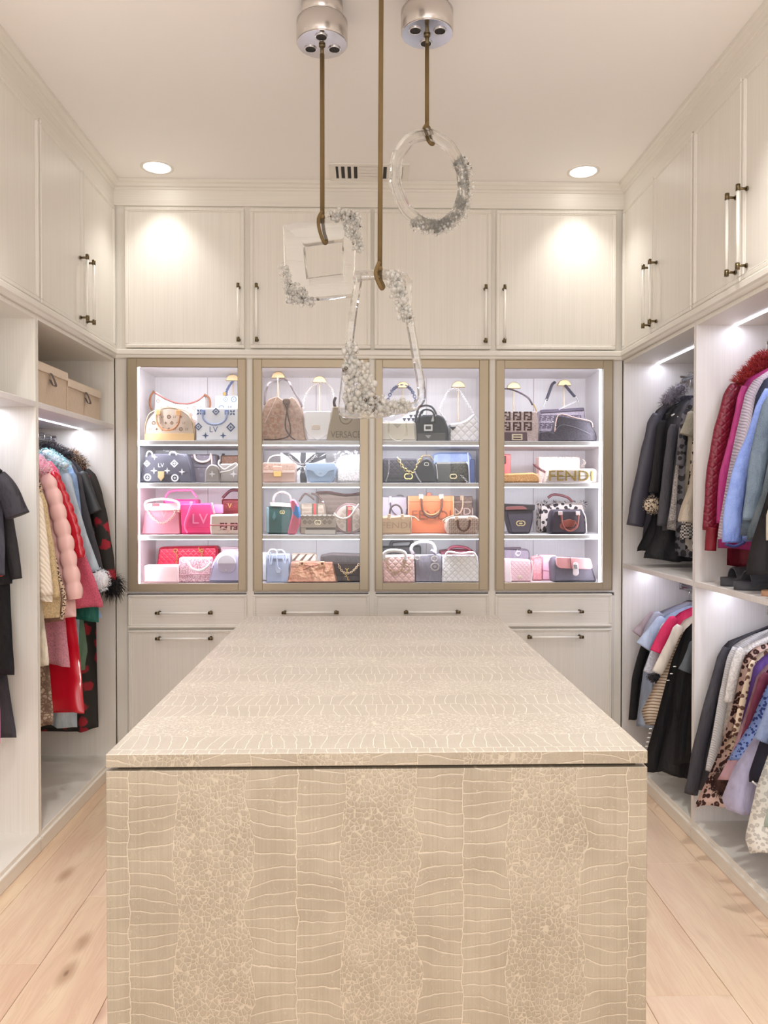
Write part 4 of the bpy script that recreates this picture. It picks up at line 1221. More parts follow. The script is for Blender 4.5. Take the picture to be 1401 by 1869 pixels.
for (ax, ay, bx_, by_) in edge:
    b.plate('stripe', [(cx_ - 1, cy_), (cx_ + 1, cy_ + 1), ((cx_ + bx_) / 2 + 3, (cy_ + by_) / 2), (bx_, by_), (ax, ay), ((cx_ + ax) / 2 - 3, (cy_ + ay) / 2)], M((58, 54, 56), .45), 0, .0025, .8, .0008)
b.chain('chain', [(528, 831), (536, 841), (548, 847), (560, 845), (569, 838), (576, 832)], 1.8, M((220, 212, 206), .3, .5))
for xx, yy, r_ in ((529, 831, 3.4), (576, 832, 3.4), (553, 856, 6)): b.chain('grommet', disc(xx, yy, r_ * .8, 8) + disc(xx, yy, r_ * .8, 8)[:1], 1.2, SILVER, -.006)
b = Bag('dusty blue quilted flap bag with rounded corners', 2, 4.50, .09, [(557, 845), (612, 845), (613, 866), (606, 881), (563, 881), (556, 866)], M((146, 164, 184), .5, tex='quilt', sc=.5), 7)
b.plate('flap', [(557, 845), (612, 845), (611, 858), (600, 860), (594, 868), (586, 872), (577, 868), (571, 860), (558, 858)], M((150, 168, 188), .45, tex='leather'), 0, .009, 4); b.deco('emblem', [([(585 + a * 13, 864 - c * 13) for a, c in v], f) for v, f in glyph('GG')], M((170, 184, 200), .3, .4), off=.0105)
b = Bag('white fluffy fur bag at the right of the second shelf', 2, 4.52, .10, [(616, 835), (630, 830), (650, 829), (662, 829), (664, 881), (612, 881), (612, 855)], M((250, 246, 244), .7, tex='fuzz'), 6, .03)
m = MB()
for k_ in range(9):
    p = b.W((618 + k_ * 5, 838 + 10 * (k_ % 3)), .02); m.hair(p, (.03, .03, .04), 60, .02, wid=.0015)
for k_ in range(6):
    p = b.W((620 + k_ * 8, 865), .02); m.hair(p, (.03, .03, .04), 60, .02, wid=.0015)
m.build('fur', M((252, 248, 246), .7), b.t)

b = Bag('black quilted flap bag with thick gold chain and gold emblem', 2, 4.50, .10, [(698, 836), (760, 836), (765, 881), (697, 881)], M((70, 66, 70), .35, tex='quilt', sc=1.1), 4, .02)
b.chain('chain', [(724, 834), (729, 843), (735, 853), (745, 861), (755, 862), (761, 850), (768, 836)], 2.9, M((228, 206, 140), .25, .8), -.02); b.plate('seam', quad(698, 871, 765, 873), M((44, 42, 44), .5), 0, .003, .3)
b.chain('silver_chain', [(709, 839), (710, 852), (708, 866), (704, 878)], 1.3, SILVER, -.012)
b.deco('emblem', [([(745 + a * 16, 869 - c * 16) for a, c in v], f) for v, f in glyph('CC')], M((226, 204, 140), .25, .8), off=.006)
b = Bag('small black round-top bag with tiny white interlocked emblem', 2, 4.47, .07, [(757, 881), (757, 856), (764, 842), (772, 835), (782, 834), (791, 842), (796, 858), (797, 881)], M((58, 56, 60), .45, tex='leather'), 5, .02)
b.deco('emblem', [([(778 + a * 9, 847 - c * 9) for a, c in v], f) for v, f in glyph('CC')], M((226, 222, 214), .3, .4)); b.tube('strap', [(756, 860), (762, 872), (768, 880)], 1.2, M((180, 176, 180), .4)); b.tube('strap', [(795, 848), (797, 860), (798, 874)], 1.0, M((206, 202, 200), .4))
b.chain('chain', [(766, 846), (768, 838), (772, 832), (784, 833), (792, 842)], 1.3, GOLD)
b = Bag('black tweed flap bag with pale gold interlocked emblem', 2, 4.49, .08, [(794, 843), (852, 842), (856, 848), (857, 881), (795, 881)], M((58, 58, 58), .6, tex='tweed', rgb2=(104, 102, 92), sc=1.0), 5)
b.deco('emblem', [([(827 + a * 13, 869 - c * 13) for a, c in v], f) for v, f in glyph('CC')], M((232, 218, 176), .25, .7)); b.tube('trim', [(851, 843), (855, 852), (856, 880)], 1.2, M((190, 196, 214), .4), -.004); b.chain('chain', [(838, 866), (846, 872), (852, 880)], 1.8, SILVER)
b = Bag('light blue denim bag standing behind the black tweed bag', 2, 4.70, .10, [(788, 829), (800, 825), (855, 825), (862, 832), (866, 881), (788, 881)], M((130, 146, 186), .6, tex='denim', rgb2=(160, 174, 206)), 4); b.tube('seam', [(853, 826), (855, 850), (857, 880)], 1.0, M((226, 230, 240), .5), -.003); b.plate('side_gusset', quad(857, 838, 866, 881), M((78, 88, 120), .6), 0, .006, 1)

b = Bag('coral red slim bag at the left edge of the rightmost cabinet', 2, 4.66, .08, quad(914, 829, 932, 881), M((222, 110, 106), .5), 2); b.plate('strap', quad(918, 832, 923, 846), DKB, 0, .006, 1)
b = Bag('tan and cream furry baguette bag', 2, 4.50, .08, [(914, 866), (925, 864), (950, 863), (975, 862), (984, 868), (985, 881), (914, 881)], M((206, 160, 104), .8, tex='fuzz'), 4, .02)
m = MB()
for k_ in range(13): m.hair(b.W((918 + k_ * 5.2, 872), .02), (.014, .025, .022), 70, .016, wid=.0011, mi=k_ % 3 == 0)
m.build('fur', [M((212, 166, 108), .8), M((236, 206, 160), .8)], b.t)
b = Bag('pale pink embossed block-monogram bag with brown woven strap', 2, 4.66, .09, quad(983, 834, 1059, 881), M((236, 214, 204), .5), 2)
b.pattern(['F'], (12, 11), 10, M((222, 190, 178), .5), name='block_print', stag=False, margin=.3, off=.0018)
b.chain('woven_strap', [(970, 848, -.05), (976, 852, -.05), (984, 858, -.06), (996, 864, -.07), (1003, 863, -.07)], 2.2, M((110, 64, 66), .5), step=.005); b.chain('chain', [(1062, 838), (1066, 846), (1060, 852), (1066, 858)], 2.2, M((220, 206, 196), .3, .4))
b = Bag('clear and cream box clutch with large gold letters across it', 2, 4.47, .08, [(1001, 858), (1005, 855.5), (1086, 855.5), (1090, 860), (1090, 881), (993, 881)], M((238, 226, 214), .2, coat=.5), 3)
b.plate('lower_panel', [(1000, 871), (1080, 871), (1079, 880.5), (995, 880.5)], M((216, 204, 202), .3), 0, .002, 1); b.text('FENDI', 1041, 868, 18, M((212, 184, 104), .25, .8), off=.003, th=.004, sx=1.16); b.tube('metal_bar', [(996, 870), (1040, 869), (1086, 868)], .6, M((150, 134, 106), .3, .6), -.004)

# ================= row 3
b = Bag('dusty pink tote with cream handle and drooping chain', 3, 4.50, .12, [(264, 929), (327, 929), (329, 974, 2), (325, 976), (262, 976), (258, 974)], M((214, 138, 150), .5, tex='leather'), 2, .014)
b.plate('collar', [(266, 918), (326, 918), (327, 932), (264, 932)], M((244, 206, 208), .5), -.004, .008, 2); b.plate('opening', quad(278, 919, 291, 924), M((170, 96, 104), .6), .004, .002, 1)
b.tube('handle', [(267, 930), (265, 920), (272, 914), (296, 911), (318, 914), (327, 920), (326, 932)], 2.2, M((246, 226, 214), .4)); b.chain('chain', [(269, 930), (276, 942), (288, 953), (298, 955), (308, 950), (318, 940), (320, 930), (327, 934)], 1.9, M((246, 206, 190), .3, .3)); b.deco('v_mark', [([(292, 930), (295, 930), (299, 941), (303, 930), (306, 930), (299, 946)], [(0, 1, 2, 5), (2, 3, 4, 5)])], M((232, 156, 160), .4))
b = Bag('bright pink top-handle bag standing behind, between the pale and the hot pink', 3, 4.68, .10, [(297, 911), (360, 911), (362, 976), (295, 976)], M((240, 92, 156), .5, tex='leather'), 4)
b.tube('handle', [(299, 910), (306, 898), (318, 891), (334, 889), (347, 894), (354, 903), (358, 908)], 2.3, M((240, 130, 176), .45), .02); b.plate('buckle_strap', quad(346, 915, 352, 936), M((250, 176, 206), .4), 0, .006, 1)
b = Bag('hot pink flap bag with two big raised letters', 3, 4.50, .09, [(330, 920), (383, 918), (386, 925), (386, 976), (330, 976)], M((236, 66, 128), .45, tex='leather'), 4)
b.plate('flap', [(330, 920), (385, 920), (385, 963), (345, 963), (331, 961)], M((238, 72, 134), .45, tex='leather'), 0, .008, 3); b.text('LV', 366, 947, 18, M((250, 150, 190), .35, .2), off=.009, th=.004, sx=1.05)
b.tube('strap', [(350, 921), (346, 933), (340, 950), (338, 963), (343, 973)], 1.6, M((248, 128, 176), .4), -.016)
b = Bag('cream bag with maroon and pink block-monogram print', 3, 4.46, .08, [(383, 939), (440, 938), (440, 976), (384, 976), (382, 965)], M((244, 224, 212), .5), 4)
b.pattern(['F'], (19, 16), 13, M((128, 52, 66), .5), name='block_print', stag=False, dx=0, margin=.3); b.plate('flap_edge', [(383, 957), (440, 957), (440, 960), (383, 960)], M((222, 156, 156), .5), 0, .004, .5); b.chain('rope', [(399, 968), (408, 964), (418, 968), (414, 973)], 1.5, M((244, 206, 196), .4)); b.tube('top_strap', [(386, 918), (388, 928), (391, 938)], 1.8, M((246, 210, 214), .4), .01)
b = Bag('dark red croc top-handle bag with small pink box beside it', 3, 4.68, .09, quad(404, 911, 442, 976), M((146, 36, 42), .4, tex='snake', rgb2=(104, 22, 28), sc=1.6), 3)
b.tube('handle', [(405, 909), (411, 902), (421, 894), (434, 890)], 2.6, M((98, 50, 58), .45), .02); b.deco('v_mark', [([(415, 919), (417, 919), (419, 926), (421, 919), (423, 919), (419, 929)], [(0, 1, 2, 5), (2, 3, 4, 5)])], GOLD); b.plate('pink_flap', quad(392, 921, 411, 938), M((244, 150, 200), .5), .06, .01, 1)

GGB, GGD = (190, 174, 156), (140, 122, 102)
b = Bag('dark teal structured bag with white trim and scarf-wrapped handle', 3, 4.50, .11, [(487, 924), (532, 922), (534, 974), (530, 976), (489, 976), (485, 972)], M((46, 88, 86), .3, tex='leather', coat=.3), 4, .02)
b.plate('white_trim', [(493, 917), (534, 919), (534, 926), (493, 924)], M((244, 240, 236), .4), 0, .006, 1.5); b.deco('emblem', [([(515 + a * 10, 935 - c * 10) for a, c in v], f) for v, f in glyph('GG')], M((230, 210, 150), .3, .6)); b.plate('side_panel', quad(485.5, 926, 491, 973), M((150, 176, 182), .3), -.004, .006, 2)
b.plate('leather_tag', [(501, 932), (504, 945), (500, 951), (496, 945)], M((84, 128, 130), .4), .002, .004, 1)
b.tube('handle', arc(498, 918, 531, 918, 20), 2.0, M((120, 70, 74), .5, tex='stripe', rgb2=(240, 216, 216), sc=3), .01)
s_ = tag(MB().slab([b.W(p)[::2] for p in round_poly([(530, 912), (538, 910), (546, 922), (549, 940), (548, 958), (540, 976), (525, 976), (530, 955), (535, 935), (531, 922)], 4)], 4.455, .022, .008).build('silk_scarf', M((232, 110, 136), .5, tex='floral', rgb2=(60, 140, 214), sc=.9), origin=(b.W((538, 976))[0], 4.466, ZSH[3])), 'pink and blue silk scarf hanging from the handle of the teal bag', 'scarf')
b = Bag('beige interlocked-monogram flap bag in front of its matching bags', 3, 4.48, .08, quad(548, 940, 613, 976), M(GGB, .55), 2)
b.plate('flap', quad(548, 940, 613, 963.5), M((194, 180, 164), .55), 0, .009, 2); b.pattern(['diamond'], (9, 9), 9, M(GGD, .6), region=quad(548, 940, 613, 963), name='monogram', off=.0105, margin=-.5)
b.deco('emblem', [([(580 + a * 13, 953.5 - c * 13) for a, c in v], f) for v, f in glyph('GG')], M((226, 210, 180), .25, .5), off=.012); b.plate('front_pocket', [(556, 967), (612, 967), (612, 975.5), (556, 975.5)], M((214, 206, 196), .4), 0, .003, 1); b.plate('strap', quad(558, 964, 612, 967), M((104, 90, 80), .5), 0, .006, .5)
b = Bag('beige monogram duffle with red stripe and brown handles behind the flap bag', 3, 4.62, .09, [(548, 919), (592, 919), (598, 976), (546, 976)], M((178, 162, 144), .55), 3)
b.pattern(['GG'], (8, 8), 7, M(GGD, .6), name='monogram', margin=0); b.plate('web_stripe', quad(569, 919, 580, 976), M((92, 88, 70), .55), 0, .002, .3); b.plate('web_stripe', quad(572, 919, 577, 976), M((176, 70, 64), .55), .002, .001, .3)
b.tube('handle', [(546, 915), (556, 901), (566, 905), (574, 912)], 1.7, M((92, 72, 62), .5), -.01); b.tube('handle', [(568, 900), (578, 903), (590, 916)], 1.7, M((92, 72, 62), .5), -.01); b.tube('clip', [(588, 915), (592, 917)], 2.2, SILVER, -.016)
b = Bag('wide slouchy brown monogram hobo at the back of the third shelf', 3, 4.78, .08, [(578, 899), (600, 899), (630, 904), (668, 900), (668, 976), (580, 976)], M((164, 144, 130), .6), 4)
b.pattern(['GG'], (9, 9), 7, M((132, 112, 100), .6), name='monogram', margin=0); b.tube('strap', [(576, 899), (600, 898), (630, 903), (655, 900), (668, 894)], 1.5, M((122, 84, 78), .5), -.004)
b = Bag('round beige monogram bag with red and green stripe and chain', 3, 4.50, .07, disc(637, 947, 29, 28), M((150, 124, 122), .5), 0, .012)
b.plate('face', disc(637, 947, 25, 28), M((216, 202, 190), .5), 0, .004, 0); b.pattern(['diamond'], (9, 9), 9, M((186, 166, 152), .6), region=disc(637, 947, 25, 28), name='monogram', off=.006, margin=-1.5, skip=quad(629, 900, 646, 990))
b.plate('web_stripe', quad(631, 923, 643, 971), M((120, 112, 104), .5), .004, .002, .3); b.plate('web_stripe', quad(634, 923, 640, 971), M((206, 80, 86), .5), .006, .001, .3)
b.deco('emblem', [([(639 + a * 8, 928 - c * 8) for a, c in v], f) for v, f in glyph('GG')], M((240, 226, 190), .3, .4), off=.009); b.tube('chain_strap', [(610, 936), (614, 943), (626, 947), (638, 943), (648, 930), (655, 920)], 1.8, M((240, 226, 216), .4), -.02)

b = Bag('pale lilac tote behind the beige lettered bag', 3, 4.72, .09, [(697, 906), (743, 906), (744, 976), (695, 976)], M((222, 220, 232), .5), 2); b.plate('strap', quad(709, 905, 715, 922), M((232, 222, 224), .4), 0, .004, 1); b.tube('handle', arc(712, 918, 742, 930, -20), 1.2, M((120, 108, 130), .5), -.01); b.chain('zip_pull', [(722, 905), (730, 904), (736, 906)], 1.2, DARK)
b = Bag('small sand-beige bag with embossed lettering and brown rolled handle', 3, 4.48, .09, [(690, 943), (748, 940), (752, 945), (751, 976), (690, 976)], M((222, 190, 152), .5, tex='leather'), 4)
b.text('FENDI', 722, 959, 11, M((190, 156, 122), .5), th=.002, sx=1.25); b.tube('handle', arc(711, 941, 734, 941, 20), 1.7, M((84, 66, 62), .5), .02)
for xa in (710, 734): b.plate('handle_tab', quad(xa - 3, 938, xa + 3, 949), M((240, 206, 170), .4), 0, .006, 2)
b.tube('strap', [(748, 943), (756, 944), (764, 951)], 1.4, M((240, 206, 176), .4), -.004)
b = Bag('orange-tan leather tote with large dark lettering and drooping handles', 3, 4.60, .12, [(745, 905), (827, 905), (828, 976), (746, 976)], M((190, 104, 60), .45, tex='leather'), 2, .01)
b.text('FENDI', 787, 941, 17, M((126, 66, 38), .5), th=.002, sx=1.1); b.text('ROMA', 792, 955, 4.5, M((214, 140, 96), .4), sx=1.3); b.plate('top_band', quad(746, 905, 827, 916), M((200, 114, 70), .45), 0, .004, .5); b.tube('edge', [(745.5, 906), (745.5, 975)], 1, M((244, 166, 132), .5), -.002); b.tube('edge', [(827, 906), (827, 950)], 1, M((244, 166, 132), .5), -.002)
for k_, (xa, xb, dr) in enumerate(((768, 806, -36),)): b.tube('handle', arc(xa, 910, xb, 910, dr), 1.9, M((86, 52, 36), .45), -.02); b.tube('handle', arc(xa - 1, 909, xb + 1, 909, dr + 4), 1.5, M((206, 152, 100), .45), -.012)
for xa in (768, 805): b.plate('handle_tab', quad(xa - 4, 902, xa + 4, 912), M((244, 222, 184), .4), .004, .008, 1.5)
b.plate('top_tab', dome(778, 789, 898, 906, .9), M((170, 88, 54), .45), -.04, .01, 1)
b = Bag('grey-brown block-monogram tote behind the small beige one', 3, 4.74, .08, quad(827, 906, 862, 976), M((150, 130, 118), .6, tex='tweed', rgb2=(116, 98, 88)), 1); b.text('FENDI', 836, 935, 13, M((222, 206, 196), .5), sx=1.1); b.tube('band', [(828, 917), (861, 917)], 1.0, M((220, 204, 190), .5), -.003); b.tube('handle', [(843, 905), (843, 925), (838, 938), (828, 942)], 1.6, M((226, 204, 176), .5), -.02); b.plate('handle_tab', quad(839, 904, 846, 914), M((246, 226, 196), .4), .004, .006, 1.5)
b = Bag('small pale beige block-monogram boston bag with dark drooping handle', 3, 4.48, .09, [(819, 943), (868, 941), (874, 947), (875, 970), (871, 976), (818, 976), (812, 965), (813, 950)], M((226, 206, 192), .5), 4)
b.pattern(['F'], (7, 7), 6, M((158, 130, 118), .5), name='block_print', stag=False, margin=0); b.tube('handle', arc(834, 948, 856, 948, -21), 1.9, M((104, 74, 62), .5), -.016)
for xa in (833, 856): b.plate('handle_tab', quad(xa - 3.5, 942, xa + 3.5, 951), M((250, 224, 200), .4), 0, .006, 2)
b.tube('strap', [(812, 955), (808, 950), (818, 944), (828, 941)], 1.2, M((240, 208, 180), .4), -.01)

b = Bag('black bucket bag with open top and pale gold emblem', 3, 4.52, .12, [(917, 919), (975, 921), (974, 950), (968, 976), (932, 976), (925, 950), (919, 925)], M((74, 68, 76), .45, tex='leather'), 5, .025)
b.plate('rim', [(917, 919), (976, 921), (975, 932), (920, 933)], M((46, 40, 40), .45), 0, .008, 2); b.plate('inner_lining', [(922, 925), (955, 924), (962, 930), (922, 931)], M((122, 74, 70), .5), .008, .002, 2)
b.deco('emblem', [([(950 + a * 17, 956 - c * 15) for a, c in v], f) for v, f in glyph('CC')], M((234, 216, 168), .3, .6)); b.plate('emblem_bar', quad(947, 955, 953, 957.5), M((234, 216, 168), .3, .6), 0, .002, .5)
b = Bag('grey and black leopard-fur bag with brown handle behind the small black bag', 3, 4.70, .11, [(985, 918), (1000, 922), (1020, 917), (1064, 918), (1068, 930), (1070, 976), (983, 976)], M((206, 192, 184), .8, tex='spots', rgb2=(52, 44, 46), sc=1.0), 4, .03)
b.tube('handle', [(1001, 908), (1010, 902), (1024, 903), (1038, 908), (1045, 916)], 2.4, M((118, 72, 72), .45), .02)
m = MB()
for k_ in range(10): m.hair(b.W((986 + k_ * 9, 920), .04), (.016, .03, .012), 30, .02, wid=.002, mi=k_ % 2)
m.build('fur', [M((196, 182, 172), .8), M((60, 52, 54), .8)], b.t)
b = Bag('small black boston bag with brown handles and brown emblem', 3, 4.49, .11, [(1010, 930), (1062, 930), (1067, 940), (1070, 977), (1003, 977), (1006, 940)], M((62, 54, 60), .45, tex='leather'), 5, .02)
BRN = M((142, 78, 66), .45)
b.deco('emblem', [([(1038 + a * 34, 961 - c * 22) for a, c in v], f) for v, f in glyph('CC')], BRN); b.plate('emblem_center', [(1025, 952), (1038, 948), (1051, 952), (1046, 964), (1030, 964)], BRN, 0, .003, 3)
b.tube('handle', arc(1023, 940, 1054, 940, -31), 1.7, BRN, -.016); b.tube('edge', [(1062, 931), (1068, 945), (1070, 975)], 1.0, M((226, 214, 214), .4), .0)
for xa in (1022, 1054): b.plate('handle_tab', quad(xa - 4, 933, xa + 4, 941), M((228, 206, 200), .3, .4), 0, .006, 1.5)

# ================= row 4
b = Bag('red quilted shopper with gold rings at the back of the bottom shelf', 4, 4.70, .12, [(290, 999), (393, 997), (397, 1003), (395, 1066), (280, 1066)], M((196, 36, 66), .35, tex='quilt', sc=1.1), 4, .02)
for xx in (321, 368): b.chain('ring', disc(xx, 1006, 3.4, 10) + disc(xx, 1006, 3.4, 10)[:1], 1.3, GOLD, -.012)
b.chain('chain', [(322, 1010), (324, 1020), (322, 1032)], 1.6, GOLD); b.chain('chain', [(363, 998), (364, 1004), (369, 1010), (368, 1020)], 1.6, GOLD)
b = Bag('plain blush pink clutch, front left of the bottom shelf', 4, 4.48, .07, [(262, 1032), (325, 1031), (326, 1067), (260, 1067)], M((240, 204, 202), .5, tex='leather'), 4)
b = Bag('pink and white tweed flap bag with white strap', 4, 4.50, .09, [(326, 1018), (384, 1018), (388, 1067), (325, 1067)], M((244, 214, 218), .8, tex='tweed', rgb2=(196, 140, 152), sc=.5), 3, .015)
b.tube('strap', [(339, 1019), (345, 1030), (352, 1040), (366, 1043), (378, 1036), (386, 1026)], 2.4, M((248, 230, 230), .6), -.012, .5); b.tube('flap_edge', [(327, 1052), (355, 1050), (386, 1050)], .9, M((206, 156, 166), .6), -.002)
b = Bag('lavender backpack with small pocket on its front', 4, 4.49, .11, [(378, 1067), (386, 1030), (394, 1014), (408, 1005), (422, 1004), (436, 1010), (442, 1020), (444, 1067)], M((190, 184, 208), .55, tex='leather'), 6, .03)
b.plate('pocket', [(397, 1028), (431, 1028), (431, 1040), (424, 1047), (404, 1047), (397, 1040)], M((198, 186, 208), .5), 0, .016, 5); b.plate('pocket_flap', dome(397, 431, 1012, 1030, .9), M((240, 234, 244), .45), 0, .02, 2)
b.plate('snap', disc(413, 1042, 1.6, 8), SILVER, .016, .003, 0)
b = Bag('white-pink soft bag behind the lavender backpack', 4, 4.72, .08, [(402, 999), (440, 998), (440, 1066), (402, 1066)], M((244, 226, 226), .6, tex='tweed', rgb2=(232, 200, 206)), 4)

b = Bag('dusty blue tote with drooping handles and hanging leather tag', 4, 4.50, .11, [(487, 1012), (527, 1012), (529, 1067), (485, 1067)], M((166, 174, 196), .5, tex='leather'), 2, .01)
HG = M((190, 198, 216), .45)
b.tube('handle', arc(490, 1013, 506, 1013, 11), 1.4, M((232, 234, 240), .4), -.004); b.tube('handle', [(506, 1004), (516, 1004), (522, 1016), (520, 1030), (517, 1020)], 1.2, HG, -.010); b.tube('handle', [(494, 1008), (492, 1020), (494, 1032), (497, 1020), (499, 1010)], 1.2, HG, -.008)
b.plate('leather_tag', [(506, 1036), (513, 1040), (512, 1048), (504, 1049), (502, 1041)], M((184, 190, 206), .45), .002, .006, 2); b.tube('tag_cord', [(505, 1012), (506, 1026), (507, 1038)], .9, HG); b.plate('top_flap', quad(487, 1012, 527, 1021), M((176, 184, 204), .5), 0, .005, 1)
b = Bag('white paper-pale slim bag at the far left of the second cabinet, bottom', 4, 4.60, .08, quad(468, 1009, 487, 1067), M((250, 246, 244), .5), 2)
b = Bag('rose-copper metallic tote with ring hardware', 4, 4.48, .12, [(530, 1026), (607, 1026), (612, 1050), (616, 1067), (523, 1067), (528, 1045)], M((206, 146, 122), .28, .55, tex='metalwave', rgb2=(232, 182, 156)), 3, .02)
for xx in (551, 588): b.plate('ring_plate', quad(xx - 5, 1024, xx + 5, 1033), M((232, 186, 150), .3, .7), 0, .006, 3); b.plate('ring_hole', quad(xx - 2.6, 1026.5, xx + 2.6, 1031), M((120, 66, 50), .5), .006, .002, 1.5)
b.tube('strap', [(556, 1031), (570, 1034), (582, 1030)], 1.0, M((150, 92, 72), .4)); b.tube('strap', [(553, 1041), (562, 1037), (572, 1032)], .8, M((150, 92, 72), .4))
b = Bag('beige bag with diagonal brown stripes behind the copper tote', 4, 4.68, .08, [(531, 1011), (574, 1010), (578, 1016), (578, 1067), (530, 1067)], M((226, 206, 186), .6), 3)
for q_ in range(3): b.plate('stripe', [(532 + q_ * 14, 1026), (544 + q_ * 14, 1011), (548 + q_ * 13, 1011), (538 + q_ * 14, 1026)], M((112, 84, 68), .5), 0, .002, .3)
b = Bag('black flap bag with gold rope chain and stacked gold letters', 4, 4.50, .10, [(584, 1014), (604, 1010), (664, 1012), (666, 1067), (584, 1067)], M((74, 64, 62), .5, tex='cloth'), 4, .02)
b.chain('rope_chain', [(617, 1029), (621, 1040), (629, 1048), (640, 1047), (648, 1040), (654, 1032)], 2.0, M((222, 196, 160), .3, .5), -.014); b.plate('flap', [(600, 1029), (664, 1029), (664, 1054), (600, 1054)], M((60, 48, 46), .5), 0, .004, 2)
for ch, xx, yy, hh in (('Y', 633, 1043, 8), ('S', 631, 1052, 8), ('L', 636, 1059, 7)): b.text(ch, xx, yy, hh, GOLD, off=.007, th=.002)

b = Bag('blush pink bag with thick white handle, chain and round charm', 4, 4.48, .11, [(698, 1015), (756, 1013), (757, 1067), (698, 1067)], M((246, 208, 200), .5, tex='quilt', sc=1.3), 3, .012)
b.tube('handle', [(700, 1022), (700, 1011), (708, 1005), (722, 1004), (736, 1007), (740, 1014), (739, 1022)], 3.2, M((248, 244, 242), .35), -.02, .7)
b.chain('chain', [(704, 1022), (707, 1036), (715, 1044), (722, 1046), (732, 1042), (738, 1030), (740, 1022)], 2.0, M((228, 190, 156), .3, .5), -.014)
for xx, yy, r_ in ((740, 1039, 7), (719, 1048, 3.5), (705, 1022, 3), (738, 1024, 3)): b.chain('charm', disc(xx, yy, r_, 12) + disc(xx, yy, r_, 12)[:1], 1.5, M((238, 210, 180), .3, .5), -.02, step=.004)
b = Bag('black bag with looped handle at the back of the third cabinet, bottom', 4, 4.74, .09, [(695, 998), (768, 996), (770, 1066), (695, 1066)], M((60, 54, 54), .5, tex='cloth'), 3); b.tube('handle', [(713, 998), (715, 989), (724, 986), (748, 985), (752, 990), (748, 998)], 3.2, M((56, 50, 50), .5), .02)
b = Bag('grey flannel bag with patterned silver handle and round charms', 4, 4.50, .10, [(757, 1013), (806, 1012), (807, 1067), (757, 1067)], M((136, 130, 138), .65, tex='cloth'), 2, .012)
b.tube('handle', [(755, 1011), (750, 1003), (753, 994), (764, 988), (780, 987), (790, 992), (794, 1002), (793, 1011)], 3.0, M((190, 184, 186), .35, tex='check', rgb2=(90, 84, 90), sc=1.4), .0); b.tube('tag', [(786, 1003), (795, 1010)], 2.6, M((196, 186, 206), .4), -.016)
for xx, yy, r_ in ((761, 1018, 4), (792, 1020, 5), (793, 1036, 7)): b.chain('charm', disc(xx, yy, r_, 12) + disc(xx, yy, r_, 12)[:1], 1.5, M((214, 204, 200), .3, .5), -.016, step=.004); b.plate('charm_disc', disc(xx, yy, r_ * .45, 10), M((170, 160, 158), .3, .5), .004, .002, 0)
b = Bag('white padded tote with white handles, right of the grey bag', 4, 4.48, .11, [(808, 1014), (872, 1014), (878, 1067), (806, 1067)], M((250, 247, 245), .5, tex='quilt', sc=1.2), 3, .02)
b.tube('handle', [(813, 1014), (818, 1007), (840, 1010), (862, 1008), (869, 1016)], 2.0, M((246, 230, 232), .4), -.002); b.tube('handle_cord', [(824, 1014), (840, 1012), (858, 1014)], .8, M((170, 140, 146), .5), -.01)
pass
b = Bag('dark red bag with domed handle peeking over the white tote', 4, 4.70, .09, [(802, 1006), (816, 1003), (864, 1004), (866, 1012), (866, 1066), (804, 1066)], M((132, 60, 74), .45), 3); b.tube('handle', [(817, 1005), (824, 998), (838, 997), (852, 1000), (858, 1006)], 2.6, M((152, 70, 86), .45), .0)

b = Bag('grey flap bag with white turn-lock outline at the back left', 4, 4.70, .09, [(912, 1001), (964, 1003), (967, 1010), (966, 1066), (912, 1066)], M((160, 148, 160), .6, tex='cloth'), 3); b.plate('top_seam', quad(914, 998, 950, 1002), M((104, 90, 98), .5), 0, .006, 1)
b.tube('turn_lock', [(944, 1004), (942, 1008), (940, 1013), (944, 1017), (948, 1014), (949, 1009), (946, 1007), (941, 1011), (946, 1016)], .7, M((246, 240, 240), .4), -.004)
b = Bag('light pink quilted flap bag with pearl strap', 4, 4.50, .09, [(916, 1020), (968, 1022), (970, 1067), (914, 1067)], M((246, 206, 212), .45, tex='quilt', sc=.8), 3, .012)
b.plate('wide_strap', [(920, 1019), (930, 1019), (933, 1067), (921, 1067)], M((252, 236, 238), .5), 0, .006, 1); b.plate('clasp', quad(945, 1054, 952, 1059), M((240, 224, 200), .3, .4), 0, .004, 1); b.chain('pearl_strap', [(968, 1022), (971, 1035), (970, 1050), (968, 1066)], 1.6, M((250, 236, 236), .3), step=.004)
b = Bag('coral pink tweed bag between the quilted and the plain pink bag', 4, 4.56, .08, [(972, 1018), (986, 1014), (990, 1020), (990, 1067), (970, 1067)], M((238, 176, 180), .7, tex='tweed', rgb2=(216, 140, 146), sc=.6), 3); b.chain('chain', [(974, 1018), (980, 1012), (984, 1016)], 1.5, SILVER)
b = Bag('plain candy pink flap bag beside the grey and pink one', 4, 4.58, .09, quad(988, 1014, 1016, 1067), M((248, 192, 212), .5), 3); b.tube('flap_edge', [(989, 1044), (1000, 1046), (1014, 1045)], .8, M((222, 160, 184), .5), -.002)
b = Bag('charcoal suede bag with pink flap and pearly closure strap', 4, 4.48, .12, [(1012, 1018), (1074, 1019), (1080, 1030), (1090, 1067), (1010, 1067), (1008, 1030)], M((112, 106, 116), .75, tex='fuzz'), 5, .02)
b.plate('flap', [(1013, 1016), (1076, 1019), (1081, 1036), (1077, 1041), (1020, 1039), (1014, 1033)], M((240, 170, 170), .5), 0, .010, 4); b.tube('flap_seam', [(1039, 1017), (1040, 1028), (1041, 1039)], .7, M((110, 70, 80), .5), -.012)
